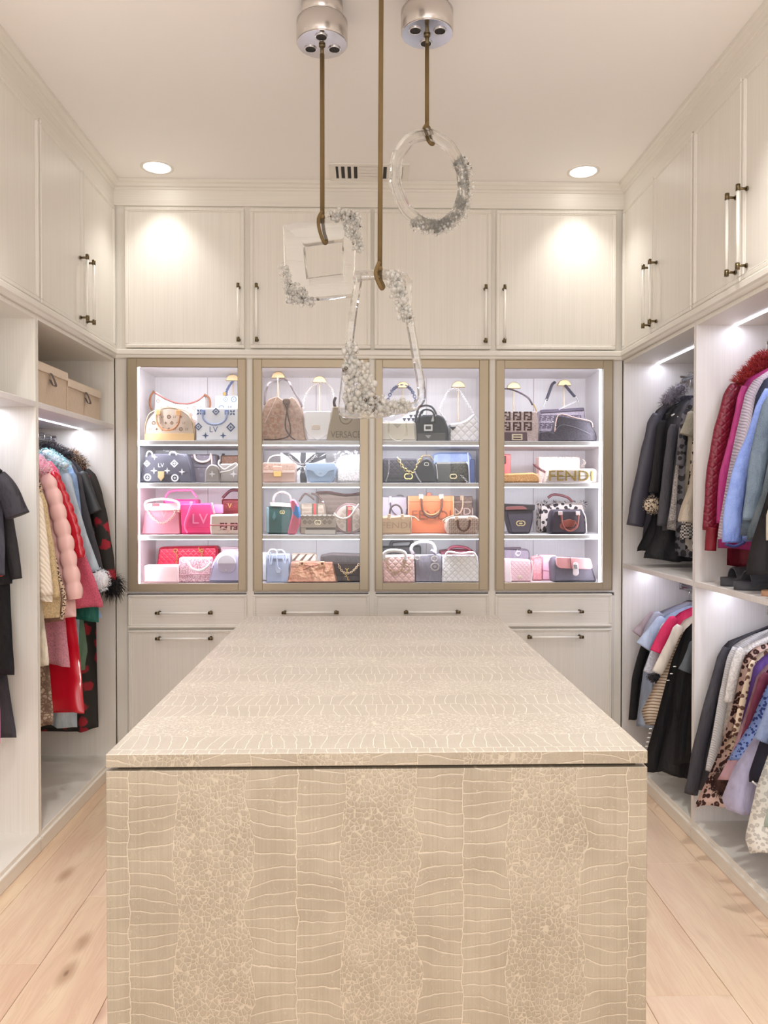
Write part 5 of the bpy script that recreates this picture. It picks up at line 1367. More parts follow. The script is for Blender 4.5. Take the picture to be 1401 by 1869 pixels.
b.plate('closure_strap', [(1044, 1028), (1049, 1026), (1053, 1029), (1055, 1050), (1050, 1055), (1044, 1052)], M((240, 222, 222), .35), .010, .006, 3); b.plate('clasp', [(1045, 1031), (1051, 1030), (1052, 1040), (1047, 1040)], SILVER, .016, .003, 1)


# ================================================================== GARMENTS
_gy = {}
HANG = M((236, 232, 230), .4); HANGD = M((40, 38, 40), .5)


def interp(P, z):
    """P: (x, z) pairs with falling z"""
    if z >= P[0][1]: return P[0][0]
    for a, b in zip(P[:-1], P[1:]):
        if z >= b[1]:
            f = (a[1] - z) / max(a[1] - b[1], 1e-6); return a[0] + (b[0] - a[0]) * f
    return P[-1][0]


def sleeve_mesh(path, r, flat=.5, puff=0, wr=.05, seed=0, n=14):
    P = smooth_path(path, 18 if puff else 8); m = len(P); rs = []
    L = [0]
    for a, b in zip(P[:-1], P[1:]): L.append(L[-1] + (Vector(b) - Vector(a)).length)
    for i in range(m):
        a, b = Vector(P[max(i - 1, 0)]), Vector(P[min(i + 1, m - 1)]); d = (b - a).normalized()
        u = Vector((0, 1, 0)); u = (u - d * u.dot(d)).normalized(); v = d.cross(u)
        t = i / (m - 1)
        rr = r[0] + (r[1] - r[0]) * t if isinstance(r, tuple) else r
        if t < .12: rr *= .55 + .45 * t / .12
        if puff: rr *= .80 + .26 * abs(math.sin(PI * L[i] / puff)) ** .7
        ring = []
        for k in range(n):
            c = 2 * PI * k / n
            w_ = 1 + wr * (noise.noise(Vector((L[i] * 22, c * 1.3, seed * 3.1))) + .6 * math.sin(c * 3 + L[i] * 30 + seed))
            ring.append(Vector(P[i]) + (u * math.cos(c) * flat + v * math.sin(c)) * rr * w_)
        rs.append(ring)
    return MB().rings(rs, smooth=True)


def garment(name, label, cat, rail, y, t, mat, outer, hem, sleeves=(), folds=4.5, amp=.48, puff=0, parts=(), hang=True, group=None, wav=.012, slmat=None):
    t *= .74; rx, rz = rail; s = -1 if rx < 0 else 1          # s points to the back of the closet
    P = [(at(px, py, y)[0], at(px, py, y)[2]) for px, py in outer]
    zt = P[0][1]; zh = at(0, hem, y)[2]
    zt = min(zt, rz - .045)
    P = [(x, min(z, zt)) for x, z in P]
    lim = (XL - .575) if s < 0 else (XR + .575)
    root = thing(name, label, cat, (rx, y, zh), group)
    seed = len(bpy.data.objects) % 97; N, K = (70 if puff else 30), 19; rs = []
    nx = .05                                           # neck half width
    top = [zt + .02]
    for j in range(N):
        f = j / (N - 1); z = zt + (zh - zt) * (f ** .85)
        xo = interp(P, z); hw = abs(rx - xo)
        xi = rx + s * hw; xi = max(xi, lim) if s < 0 else min(xi, lim)
        ring = []
        for q in range(2 * K):
            u = -1 + 2 * q / (K - 1) if q < K else 1 - 2 * (q - K) / (K - 1)
            sd = -1 if q < K else 1
            X = xo + (xi - xo) * (u + 1) / 2
            th = t * (.35 + .65 * min(1, f * 4)) * (max(0, 1 - u * u) ** .4) * .5
            if puff: th *= .6 + .6 * abs(math.sin(PI * (z - zh) / puff)) ** .7; xo_ = .006 * abs(math.sin(PI * (z - zh) / puff))
            fo = t * amp * (.15 + .85 * f) * (math.sin(u * folds * PI + seed + 1.3 * math.sin(z * 3.1 + seed)) + .5 * noise.noise(Vector((u * 4, z * 5, seed))))
            zz = z + (wav * math.sin(u * 5 + seed) * f ** 4) + (.004 * noise.noise(Vector((u * 6, z * 8, seed))))
            if j == 0: zz = z + .0
            ring.append((X, y + fo + sd * th, zz))
        rs.append(ring)
    MB().rings(rs, smooth=True).build('torso', mat, root)
    k = y / F_PX
    for i, sl in enumerate(sleeves):
        pth, r = sl[0], sl[1]; rr = tuple(q * k for q in r) if isinstance(r, tuple) else r * k
        pf = sl[2] if len(sl) > 2 else 0; sm_ = sl[3] if len(sl) > 3 and sl[3] else (slmat or mat)
        yo = -t * .5
        path = [(at(px, py, y)[0], y + yo, at(px, py, y)[2]) for px, py in pth]
        sleeve_mesh(path, rr, puff=pf, seed=seed + i).build('sleeve', sm_, root)
    for p in parts: p(root, y, t, k)
    if hang:
        h = thing('clothes_hanger', ('white' if rz != 1.04 else 'slim') + ' clothes hanger carrying the ' + ' '.join(label.split()[:6]).rstrip(',').replace(' with', '').replace(' and', ''), 'hanger', (rx, y, zt - .02), 'clothes hangers on the rails')
        m = MB(); hw = .17
        m.tube(smooth_path([(rx - hw, y, zt - .085), (rx - .06, y, zt - .035), (rx, y, zt - .02), (rx + .06, y, zt - .035), (rx + hw, y, zt - .085)], 4), .005, 6); m.build('shoulder_bar', HANG, h)
        m = MB(); m.tube(smooth_path([(rx, y, zt - .02), (rx, y, rz - .03), (rx + .018, y, rz - .01), (rx + .016, y, rz + .018), (rx, y, rz + .024), (rx - .015, y, rz + .014)], 4), .002, 6); m.build('hook', CHROME, h)
    return root


def furblob(name, px, py, rx_, rz_, n, L, cols, curl=.4, core=True, ry=.03, dirn=None, wid=.0016, slope=0.0, coremat=None):
    def f(root, y, t, k):
        m = MB()
        nb = 5
        for j in range(nb):
            u = (j / (nb - 1) - .5) * 2
            c = at(px + u * rx_ * .62, py + u * rx_ * .62 * slope, y); c = (c[0], y - t * .45, c[2])
            e = (rx_ * k * .5, ry, rz_ * k * (1 - .25 * abs(u)))
            if core: m.ball(c, 1.0, 0, 12, 8, tuple(q * .8 for q in e))
            for i, _ in enumerate(cols): m.hair(c, e, int(n * 1.6) // len(cols) // nb, L * .8, i, dirn, wid, curl + .25)
        m.build(name, [coremat or M(cols[0], .85)] + [M(q, .85) for q in cols[1:]], root)
    return f


def strip(name, pts, r, mat, dy=-.03, flat=1.0):
    def f(root, y, t, k):
        MB().tube(smooth_path([(at(a, b_, y)[0], y + dy, at(a, b_, y)[2]) for a, b_ in pts], 5), r * k, 8, flat=flat).build(name, mat, root)
    return f


def patch(name, pts, mat, dy=-.035):
    def f(root, y, t, k):
        MB().slab([(at(a, b_, y)[0], at(a, b_, y)[2]) for a, b_ in round_poly(pts, 2)], y + dy, .004, .001).build(name, mat, root)
    return f


RL, RU, RD = (-1.76, 1.875), (1.81, 2.225), (1.82, 1.040)
BLK = M((40, 38, 42), .7, tex='cloth'); BLK2 = M((30, 28, 32), .75, tex='cloth'); CHAR = M((74, 72, 78), .7, tex='cloth')
# ---------------- left bay beside the glass cabinets, from the far side to the near side
garment('floral_coat', 'long black coat with red rose print and black feather cuff, beside the corner post', 'coat', RL, 4.300, .055, M((46, 42, 38), .7, tex='floral', rgb2=(168, 32, 48), sc=1.3),
        [(112, 822), (140, 838), (158, 852), (168, 880), (173, 1000), (177, 1150), (178, 1325)], 1332, [([(158, 858), (176, 905), (190, 980), (201, 1060)], (13, 14))],
        parts=[furblob('feather_cuff', 206, 1066, 15, 16, 420, .075, [(30, 27, 30), (48, 42, 46)], .55, dirn=(.2, -.1, -.5), wid=.0013), furblob('fur_hood', 142, 838, 17, 9, 520, .035, [(84, 66, 56), (204, 170, 136)], .5, wid=.0010, slope=.9)])
garment('black_jacket', 'black jacket with short leather-cuffed sleeve beside the floral coat', 'jacket', RL, 4.215, .05, BLK, [(106, 824), (134, 840), (150, 856), (158, 900), (165, 1000), (170, 1115)], 1128,
        [([(148, 862), (160, 895), (175, 936)], (12, 13), 0, M((58, 60, 62), .4, tex='leather'))], parts=[furblob('fur_collar', 105, 822, 26, 9, 700, .03, [(34, 30, 34), (52, 46, 50)], .5, slope=.45, wid=.0011)])
garment('charcoal_coat', 'charcoal wool coat with narrow sleeve, third from the corner post', 'coat', RL, 4.140, .05, CHAR, [(100, 824), (128, 840), (142, 858), (150, 900), (160, 1000), (172, 1095)], 1110,
        [([(140, 862), (150, 920), (171, 1000), (190, 1078)], (10, 10))])
garment('denim_jacket', 'light blue denim jacket hanging between the charcoal and white-cuffed coats', 'jacket', RL, 4.075, .05, M((120, 150, 196), .65, tex='denim', rgb2=(160, 186, 220)), [(100, 826), (124, 840), (136, 862), (142, 900), (152, 1000), (172, 1100), (184, 1120)], 1125,
        [([(132, 862), (139, 905), (144, 960)], (9, 8))])
garment('pale_coat', 'pale aqua coat with white fur collar and fluffy white cuff', 'coat', RL, 3.975, .055, M((196, 214, 224), .7, tex='cloth'), [(94, 830), (118, 846), (128, 868), (132, 900), (138, 1000), (144, 1120), (140, 1318)], 1325,
        [([(122, 864), (131, 905), (150, 970), (176, 1042)], (10, 9))], parts=[furblob('fur_cuff', 184, 1058, 15, 22, 500, .016, [(238, 242, 246)], .6, ry=.04), furblob('fur_collar', 104, 838, 24, 10, 700, .016, [(222, 236, 242), (130, 206, 200)], .5, slope=.75)])
garment('sage_top', 'sage green blouse showing below the emerald one', 'blouse', RL, 4.025, .03, M((132, 166, 134), .7, tex='cloth'), [(96, 850), (112, 880), (132, 1000), (150, 1110), (161, 1185), (156, 1212)], 1222, hang=False)
garment('emerald_top', 'emerald green top peeking out under the rose teddy jacket', 'top', RL, 3.915, .03, M((20, 104, 88), .6, tex='cloth'), [(96, 850), (110, 880), (128, 960), (160, 1050), (180, 1105)], 1133, hang=False)
garment('teddy_jacket', 'rose pink teddy fleece jacket beside the long red coat', 'jacket', RL, 3.860, .055, M((222, 104, 128), .85, tex='fuzz'), [(94, 842), (108, 860), (118, 900), (146, 985), (176, 1060), (190, 1100)], 1112)
garment('red_coat', 'long glossy red padded coat, the longest bright one on the left', 'coat', RL, 3.800, .06, M((196, 14, 40), .22, coat=.5), [(88, 846), (102, 862), (110, 900), (122, 1000), (138, 1120), (147, 1200), (154, 1296)], 1302,
        [([(98, 862), (116, 905), (136, 960), (148, 1018)], (12, 11), .055)], puff=.16, amp=.2)
garment('pink_teddy_coat', 'mid pink fuzzy coat showing below the pink puffer', 'coat', RL, 3.735, .04, M((232, 158, 172), .85, tex='fuzz'), [(80, 860), (94, 880), (106, 1000), (120, 1120), (128, 1210)], 1216, hang=False)
garment('pink_puffer', 'pale pink quilted puffer jacket with fluffy pink hood', 'jacket', RL, 3.675, .075, M((236, 190, 184), .35, coat=.15), [(70, 846), (92, 866), (102, 900), (114, 960), (126, 1030), (138, 1095), (140, 1120)], 1130,
        [([(88, 866), (103, 910), (119, 970), (133, 1040), (141, 1092)], (14, 15), .075)], puff=.085, amp=.12, parts=[furblob('fur_hood', 76, 846, 18, 14, 600, .016, [(246, 184, 204), (250, 232, 236)], .5, slope=.8)])
garment('taupe_jacket', 'taupe jacket edged with leopard trim, left of the pink puffer', 'jacket', RL, 3.605, .045, M((158, 118, 100), .7, tex='cloth'), [(60, 856), (78, 885), (90, 960), (103, 1040), (114, 1090), (118, 1120)], 1136,
        parts=[strip('leopard_trim', [(72, 870), (86, 920), (98, 990), (112, 1050), (122, 1090), (117, 1128)], 3.6, M((222, 196, 170), .8, tex='spots', rgb2=(70, 48, 40), sc=3.2))])
garment('snake_coat', 'long beige snakeskin-print coat reaching lowest behind the divider', 'coat', RL, 3.563, .04, M((196, 174, 152), .7, tex='snake', rgb2=(122, 96, 80)), [(58, 870), (70, 950), (80, 1100), (90, 1200), (97, 1300)], 1328, hang=False)
garment('tan_fur_jacket', 'tan faux fur jacket with rounded sleeve left of the taupe one', 'jacket', RL, 3.520, .05, M((222, 196, 152), .85, tex='fuzz'), [(55, 860), (72, 890), (84, 960), (97, 1040), (109, 1090), (108, 1115)], 1124, [([(74, 900), (90, 1000), (101, 1090)], (11, 12))])
garment('cream_dress', 'cream satin dress hanging low behind the cable knit', 'dress', RL, 3.472, .03, M((242, 228, 206), .5, tex='cloth'), [(50, 870), (62, 950), (72, 1060), (82, 1140), (90, 1200)], 1212, hang=False)
garment('cable_knit_sweater', 'cream cable knit cardigan nearest the divider', 'sweater', RL, 3.430, .05, M((240, 226, 208), .8, tex='knit'), [(50, 862), (66, 895), (76, 940), (86, 985), (94, 1040), (98, 1085)], 1096, [([(68, 900), (80, 1000), (88, 1085)], (11, 12))])
# ---------------- nearer left bay
garment('charcoal_dress', 'long charcoal dress hanging at the far end of the left edge bay', 'dress', RL, 3.31, .04, M((62, 58, 66), .75, tex='cloth'), [(-90, 850), (-40, 870), (-5, 1000), (8, 1200), (20, 1290), (27, 1335)], 1344)
garment('black_trousers', 'black garment ending above the charcoal dress hem', 'trousers', RL, 3.25, .04, BLK2, [(-90, 850), (-40, 870), (2, 960), (17, 1070), (22, 1180), (26, 1218)], 1228)
garment('black_sweatshirt', 'black long-sleeved sweatshirt with orange flame print at the left edge', 'sweatshirt', RL, 3.18, .05, M((44, 42, 44), .75, tex='cloth'), [(-90, 850), (-30, 862), (2, 880), (18, 960), (26, 1055)], 1066,
        [([(-2, 885), (18, 960), (34, 1056)], (15, 10))], parts=[patch('flame_print', [(-12, 1042), (-2, 1036), (4, 1040), (10, 1034), (15, 1038), (14, 1050), (2, 1051), (-12, 1055)], M((224, 70, 40), .6), -.045)])
garment('black_short_jacket', 'black short-sleeved blouse with open collar, front one at the left edge', 'blouse', RL, 3.10, .05, M((46, 42, 50), .6, tex='cloth'), [(-100, 838), (-40, 848), (-6, 862), (2, 920), (8, 1000)], 1048, [([(-6, 868), (18, 898), (36, 942)], (17, 22))],
        parts=[strip('collar', [(-30, 842), (-8, 850), (8, 862)], 4, BLK2, -.03)])
garment('pink_skirt', 'pink garment whose hem shows at the very left edge', 'skirt', RL, 3.02, .035, M((226, 128, 168), .7, tex='cloth'), [(-110, 850), (-60, 880), (-20, 1100), (0, 1290)], 1352, hang=False)

# ---------------- right, upper rail beside the glass cabinets
garment('black_parka', 'charcoal parka with grey fur collar and long sleeve, next to the corner post', 'jacket', RU, 4.27, .06, M((70, 68, 80), .45, tex='leather'), [(1246, 722), (1210, 738), (1192, 754), (1186, 820), (1178, 920), (1170, 985)], 992,
        [([(1197, 756), (1183, 820), (1168, 890), (1156, 960)], (15, 16))], parts=[furblob('fur_collar', 1226, 722, 21, 10, 700, .035, [(112, 106, 116), (150, 142, 150)], .4, wid=.0010, slope=-.95)])
garment('black_flared_dress', 'black flared dress with leopard fur sleeve cuff beside the parka', 'dress', RU, 4.19, .06, BLK2, [(1250, 728), (1220, 744), (1206, 762), (1200, 860), (1186, 950), (1160, 1002)], 1010,
        [([(1206, 768), (1200, 840), (1190, 900)], (11, 10))], parts=[furblob('leopard_cuff', 1187, 922, 14, 18, 300, .010, [(226, 206, 182)], .6, ry=.03, coremat=M((230, 212, 190), .8, tex='spots', rgb2=(66, 48, 40), sc=2.4))], folds=6)
garment('black_long_dress', 'black dress reaching lowest, brushing the middle shelf', 'dress', RU, 4.11, .06, BLK, [(1254, 730), (1228, 746), (1214, 768), (1206, 880), (1192, 975), (1172, 1016)], 1024, folds=6)
garment('dark_grey_coat', 'dark grey velvet coat with slim sleeve in the middle of the upper right rail', 'coat', RU, 4.03, .055, M((78, 76, 84), .6, tex='cloth'), [(1256, 732), (1238, 748), (1226, 772), (1217, 880), (1207, 962)], 970, [([(1226, 775), (1217, 850), (1205, 960)], (9, 10))])
garment('pale_tweed_coat', 'pale grey tweed coat with white edge among the dark jackets', 'coat', RU, 3.95, .055, M((190, 184, 180), .8, tex='tweed', rgb2=(140, 134, 134), sc=.6), [(1262, 742), (1248, 758), (1240, 800), (1230, 900), (1218, 958)], 966, [([(1246, 768), (1239, 850), (1226, 952)], (9, 10))])
garment('animal_print_shirt', 'grey and black animal-print shirt beside the olive jacket', 'shirt', RU, 3.87, .05, M((112, 110, 118), .7, tex='spots', rgb2=(46, 44, 50), sc=.8), [(1266, 722), (1250, 742), (1243, 800), (1236, 900), (1230, 1000)], 1015, [([(1250, 750), (1243, 800), (1238, 850)], (8, 8))])
garment('olive_jacket', 'olive grey jacket with rolled short sleeve', 'jacket', RU, 3.79, .05, M((150, 144, 128), .7, tex='denim', rgb2=(172, 166, 150)), [(1272, 728), (1260, 750), (1252, 850), (1248, 905)], 912, [([(1262, 752), (1256, 775), (1250, 795)], (10, 13))])
garment('leopard_cardigan', 'cream cardigan with black leopard pattern near the divider', 'cardigan', RU, 3.71, .045, M((236, 226, 214), .8, tex='spots', rgb2=(46, 40, 40), sc=.9), [(1276, 770), (1264, 800), (1256, 870), (1248, 930)], 1008)
garment('beige_jeans', 'beige denim shorts over a houndstooth skirt', 'shorts', RU, 3.62, .045, M((206, 188, 172), .7, tex='denim', rgb2=(226, 212, 196)), [(1272, 800), (1256, 890), (1242, 925), (1236, 952)], 958)
garment('houndstooth_skirt', 'black and white houndstooth skirt below the beige denim', 'skirt', RU, 3.66, .04, M((226, 220, 216), .8, tex='check', rgb2=(56, 52, 56), sc=.9), [(1272, 800), (1258, 880), (1244, 950), (1239, 972)], 986, hang=False)
garment('black_fringe_dress', 'black fringed dress just behind the right divider', 'dress', RU, 3.53, .05, BLK2, [(1290, 780), (1280, 850), (1268, 930), (1262, 1010)], 1040)
# ---------------- right edge, upper rail
garment('burgundy_quilted_jacket', 'burgundy diamond-quilted leather jacket with red fur collar', 'jacket', RU, 3.350, .06, M((126, 26, 50), .35, tex='quilt', sc=1.2), [(1398, 672), (1352, 688), (1334, 706), (1326, 780), (1318, 880), (1306, 960)], 985,
        [([(1338, 704), (1317, 780), (1301, 860), (1292, 968)], (18, 15))], parts=[strip('ribbed_cuff', [(1292, 962), (1290, 985), (1289, 1004)], 10.5, M((130, 14, 36), .5, tex='cloth'), -.037), furblob('fur_collar', 1376, 676, 34, 13, 1300, .045, [(150, 34, 40), (190, 66, 60)], .4, dirn=(-.3, 0, .5), ry=.03, wid=.0012, slope=-1.0)])
garment('maroon_dress', 'plain maroon dress beside the quilted burgundy jacket', 'dress', RU, 3.258, .05, M((122, 20, 40), .6, tex='cloth'), [(1400, 674), (1362, 690), (1348, 712), (1338, 800), (1326, 940), (1322, 1030)], 1037)
garment('magenta_blouse', 'magenta velvet blouse between maroon dress and lilac cardigan', 'blouse', RU, 3.195, .05, M((176, 46, 120), .55, tex='cloth'), [(1400, 672), (1366, 688), (1352, 710), (1338, 800), (1318, 900), (1308, 998)], 1006, [([(1354, 706), (1338, 790), (1318, 870), (1313, 955)], (9, 10))])
garment('lilac_cardigan', 'pale lilac knit cardigan with white cuff, left of the bright blue shirt', 'cardigan', RU, 3.125, .05, M((226, 212, 228), .75, tex='knit', sc=1.6), [(1402, 676), (1374, 694), (1360, 716), (1341, 800), (1322, 900), (1308, 980)], 989)
garment('navy_denim_jacket', 'dark navy denim jacket behind the bright blue shirt', 'jacket', RU, 3.05, .05, M((54, 58, 80), .7, tex='denim', rgb2=(76, 82, 106)), [(1420, 676), (1394, 694), (1380, 718), (1366, 800), (1352, 900), (1346, 960)], 990)
garment('blue_shirt', 'bright cornflower blue denim shirt with wide sleeve', 'shirt', RU, 2.985, .05, M((112, 134, 206), .65, tex='denim', rgb2=(140, 162, 226)), [(1425, 690), (1402, 706), (1388, 735), (1366, 810), (1345, 900), (1336, 960)], 985, [([(1398, 712), (1374, 790), (1348, 860), (1334, 930), (1330, 990)], (13, 18))],
        parts=[strip('cuff', [(1314, 992), (1330, 996), (1348, 988)], 3, M((50, 54, 110), .6), -.045)])
garment('slate_denim_jacket', 'slate blue denim jacket right of the bright blue shirt', 'jacket', RU, 2.90, .055, M((86, 100, 118), .7, tex='denim', rgb2=(116, 132, 148)), [(1440, 686), (1415, 710), (1398, 750), (1376, 830), (1358, 930), (1350, 960)], 975, [([(1410, 722), (1388, 800), (1374, 880), (1366, 950)], (19, 16))])
garment('ruffled_denim_jacket', 'faded denim jacket with flared ruffle hem and red patch', 'jacket', RU, 2.82, .05, M((128, 142, 152), .7, tex='denim', rgb2=(164, 176, 184)), [(1450, 700), (1430, 730), (1408, 800), (1386, 900), (1372, 935), (1358, 968)], 982, folds=6, amp=.5, parts=[patch('red_patch', [(1384, 945), (1396, 940), (1398, 962), (1386, 966)], M((206, 72, 72), .7), -.05)])
garment('black_long_gown', 'long black gown at the right edge above the shoes', 'dress', RU, 2.765, .04, BLK2, [(1470, 720), (1430, 800), (1400, 900), (1372, 985), (1362, 1030)], 1046, hang=False)
garment('cream_blouse', 'cream blouse cut off by the right picture edge', 'blouse', RU, 2.72, .05, M((226, 220, 206), .7, tex='cloth'), [(1500, 720), (1440, 800), (1412, 900), (1398, 940), (1396, 980)], 990)

# ---------------- right, lower rail beside the glass cabinets
garment('black_slacks', 'long black knit hanging furthest back on the lower right rail', 'knitwear', RD, 4.29, .04, BLK2, [(1252, 1096), (1222, 1112), (1195, 1135), (1172, 1172), (1162, 1210), (1152, 1260), (1148, 1312)], 1320, [([(1180, 1165), (1160, 1230), (1152, 1312)], (8, 7))])
garment('mauve_tee', 'mauve grey t-shirt with wide cuffed sleeve', 't-shirt', RD, 4.235, .04, M((170, 152, 160), .7, tex='cloth'), [(1250, 1098), (1215, 1110), (1188, 1124), (1184, 1180), (1182, 1232)], 1240, [([(1196, 1118), (1180, 1138), (1164, 1160)], (10, 15))])
garment('grey_tee', 'grey pinstriped t-shirt in front of the mauve one', 't-shirt', RD, 4.18, .04, M((176, 176, 190), .7, tex='stripe', rgb2=(140, 140, 156), sc=3), [(1250, 1100), (1218, 1110), (1194, 1124), (1188, 1180), (1184, 1240)], 1250, [([(1204, 1118), (1190, 1142), (1180, 1172)], (11, 15))])
garment('light_blue_shirt', 'light blue shirt with pointed short sleeve', 'shirt', RD, 4.12, .045, M((188, 204, 230), .65, tex='cloth'), [(1254, 1106), (1225, 1116), (1203, 1130), (1190, 1180), (1174, 1220), (1164, 1300), (1160, 1330)], 1338, [([(1208, 1126), (1192, 1150), (1172, 1180)], (9, 16))])
garment('white_lace_top', 'white lace-edged top with short flared sleeve', 'top', RD, 4.06, .045, M((216, 220, 234), .7, tex='fuzz', sc=.6), [(1258, 1112), (1232, 1122), (1210, 1138), (1200, 1180), (1188, 1260)], 1275, [([(1214, 1136), (1200, 1180), (1184, 1228)], (9, 14))])
garment('hot_pink_tee', 'hot pink t-shirt on the lower right rail', 't-shirt', RD, 4.0, .045, M((222, 44, 100), .65, tex='cloth'), [(1262, 1108), (1240, 1118), (1224, 1132), (1212, 1170), (1204, 1205)], 1220, [([(1230, 1126), (1212, 1152), (1197, 1190)], (9, 14))])
garment('cream_blouse', 'cream long-sleeved blouse with black ruffled cuff', 'blouse', RD, 3.93, .045, M((238, 228, 214), .6, tex='cloth'), [(1266, 1122), (1246, 1132), (1230, 1156), (1216, 1220), (1206, 1290)], 1300, [([(1238, 1140), (1218, 1186), (1198, 1228)], (10, 12))],
        parts=[furblob('ruffled_cuff', 1192, 1236, 11, 8, 260, .012, [(34, 30, 34)], .6)])
garment('striped_blouse', 'cream blouse with brown stripes and pointed hem', 'blouse', RD, 3.865, .045, M((226, 208, 186), .65, tex='stripe', rgb2=(150, 118, 96), sc=1.1), [(1266, 1132), (1240, 1160), (1214, 1220), (1192, 1255), (1170, 1300), (1178, 1328)], 1336)
garment('studded_black_dress', 'black dress with white studs down its edge', 'dress', RD, 3.78, .05, BLK2, [(1268, 1132), (1248, 1150), (1226, 1200), (1204, 1280), (1186, 1345), (1174, 1385)], 1420,
        parts=[(lambda r_, y, t, k: [MB().ball((at(px, py, y)[0], y - t * .55, at(px, py, y)[2]), .006, 0, 8, 5, (1.5, .5, .5)).build('stud', WHITEP, r_) for px, py in ((1228, 1215), (1222, 1228), (1216, 1240), (1184, 1328), (1183, 1336), (1181, 1344), (1179, 1352), (1177, 1360), (1175, 1368))])])
garment('black_ruffle_dress', 'black dress with ragged ruffle hem, lowest on the lower right rail', 'dress', RD, 3.70, .055, BLK, [(1270, 1132), (1252, 1150), (1236, 1210), (1220, 1300), (1202, 1385), (1196, 1410)], 1425, folds=7, amp=.5, wav=.02)
garment('black_shirt', 'black shirt with slate grey short sleeve near the divider', 'shirt', RD, 3.60, .05, BLK, [(1276, 1140), (1262, 1165), (1248, 1240), (1232, 1340), (1226, 1395)], 1406, [([(1266, 1168), (1256, 1200), (1246, 1224)], (9, 13), 0, M((92, 98, 104), .7, tex='cloth'))])
garment('black_slip', 'black slip dress right against the divider', 'dress', RD, 3.51, .045, BLK2, [(1290, 1150), (1272, 1180), (1258, 1280), (1248, 1390)], 1402)
# ---------------- right edge, lower rail
garment('charcoal_coat', 'long charcoal coat with long sleeve, furthest one at the right edge', 'coat', RD, 3.345, .055, M((66, 64, 72), .65, tex='cloth'), [(1410, 1138), (1362, 1156), (1330, 1168), (1314, 1186), (1304, 1240), (1288, 1320), (1276, 1400), (1270, 1440)], 1452, [([(1322, 1180), (1302, 1250), (1278, 1340), (1257, 1446)], (12, 13))])
garment('grey_knit', 'pale grey ribbed knit beside the long charcoal coat', 'knitwear', RD, 3.28, .05, M((206, 204, 206), .75, tex='knit', sc=2), [(1420, 1142), (1362, 1162), (1334, 1182), (1322, 1240), (1306, 1330), (1292, 1400)], 1412, [([(1338, 1180), (1322, 1250), (1306, 1340), (1294, 1405)], (10, 11))])
garment('white_ruffled_blouse', 'white blouse with ruffled shoulder', 'blouse', RD, 3.22, .045, M((240, 236, 232), .7, tex='fuzz', sc=.7), [(1420, 1156), (1372, 1172), (1346, 1190), (1332, 1260), (1318, 1340)], 1350, [([(1352, 1182), (1338, 1220), (1326, 1280)], (11, 9))])
garment('leopard_coat', 'pink-beige coat with bold brown leopard spots and brown fur trim', 'coat', RD, 3.16, .06, M((224, 194, 184), .75, tex='leopard', rgb2=(66, 36, 34), sc=1.15), [(1430, 1164), (1378, 1180), (1356, 1198), (1342, 1260), (1316, 1350), (1286, 1420), (1266, 1458)], 1478, folds=5,
        parts=[furblob('fur_trim', 1318, 1425, 18, 26, 420, .03, [(74, 46, 40), (50, 30, 28)], .5)])
garment('patterned_blouse', 'cream and brown patterned blouse right of the leopard coat', 'blouse', RD, 3.09, .045, M((232, 212, 184), .7, tex='spots', rgb2=(110, 74, 58), sc=1.3), [(1430, 1170), (1388, 1188), (1366, 1208), (1350, 1290), (1330, 1345), (1320, 1366)], 1385, [([(1372, 1204), (1356, 1270), (1340, 1340)], (8, 9))])
garment('purple_dress', 'purple dress with slim shoulder in the right edge bay', 'dress', RD, 3.03, .045, M((116, 88, 168), .65, tex='cloth'), [(1435, 1178), (1396, 1194), (1374, 1214), (1358, 1290), (1344, 1350), (1336, 1390)], 1400)
garment('pink_blouse', 'long pale pink blouse between the purple and burgundy ones', 'blouse', RD, 2.97, .045, M((230, 188, 204), .65, tex='cloth'), [(1440, 1192), (1402, 1208), (1380, 1232), (1356, 1310), (1330, 1380), (1309, 1422)], 1433)
garment('burgundy_velvet_top', 'burgundy velvet top beside the pale pink blouse', 'top', RD, 2.91, .045, M((104, 30, 56), .6, tex='cloth'), [(1440, 1198), (1408, 1214), (1388, 1240), (1370, 1310), (1348, 1370), (1340, 1385)], 1392, [([(1394, 1226), (1374, 1290), (1352, 1368)], (10, 11))])
garment('blue_floral_blouse', 'blue ditsy floral blouse with periwinkle shoulder', 'blouse', RD, 2.84, .045, M((150, 174, 226), .65, tex='spots', rgb2=(58, 74, 140), sc=2.2), [(1450, 1206), (1418, 1226), (1398, 1256), (1370, 1320), (1342, 1362), (1328, 1384)], 1394)
garment('lavender_tulle_skirt', 'sheer lavender tulle dress below the blue floral blouse', 'dress', RD, 2.785, .05, M((190, 186, 218), .6, tex='cloth'), [(1450, 1240), (1412, 1270), (1376, 1350), (1342, 1400), (1320, 1460), (1328, 1480)], 1492, folds=6, hang=False)
garment('navy_dress', 'navy dress with white hem piping', 'dress', RD, 2.71, .05, M((34, 34, 56), .65, tex='cloth'), [(1460, 1236), (1424, 1262), (1404, 1310), (1384, 1370), (1370, 1410)], 1436, [([(1420, 1256), (1400, 1310), (1384, 1350)], (14, 15), 0, M((110, 124, 156), .65, tex='denim', rgb2=(130, 144, 176)))],
        parts=[strip('hem_piping', [(1364, 1420), (1374, 1428), (1388, 1432), (1402, 1430)], 1.6, WHITEP, -.034)])
garment('pale_leopard_dress', 'long white dress with pale grey leopard spots at the right edge', 'dress', RD, 2.62, .05, M((240, 240, 236), .7, tex='leopard', rgb2=(200, 200, 198), sc=1.7), [(1470, 1260), (1436, 1300), (1410, 1360), (1382, 1440), (1362, 1530), (1372, 1560)], 1574, folds=5)
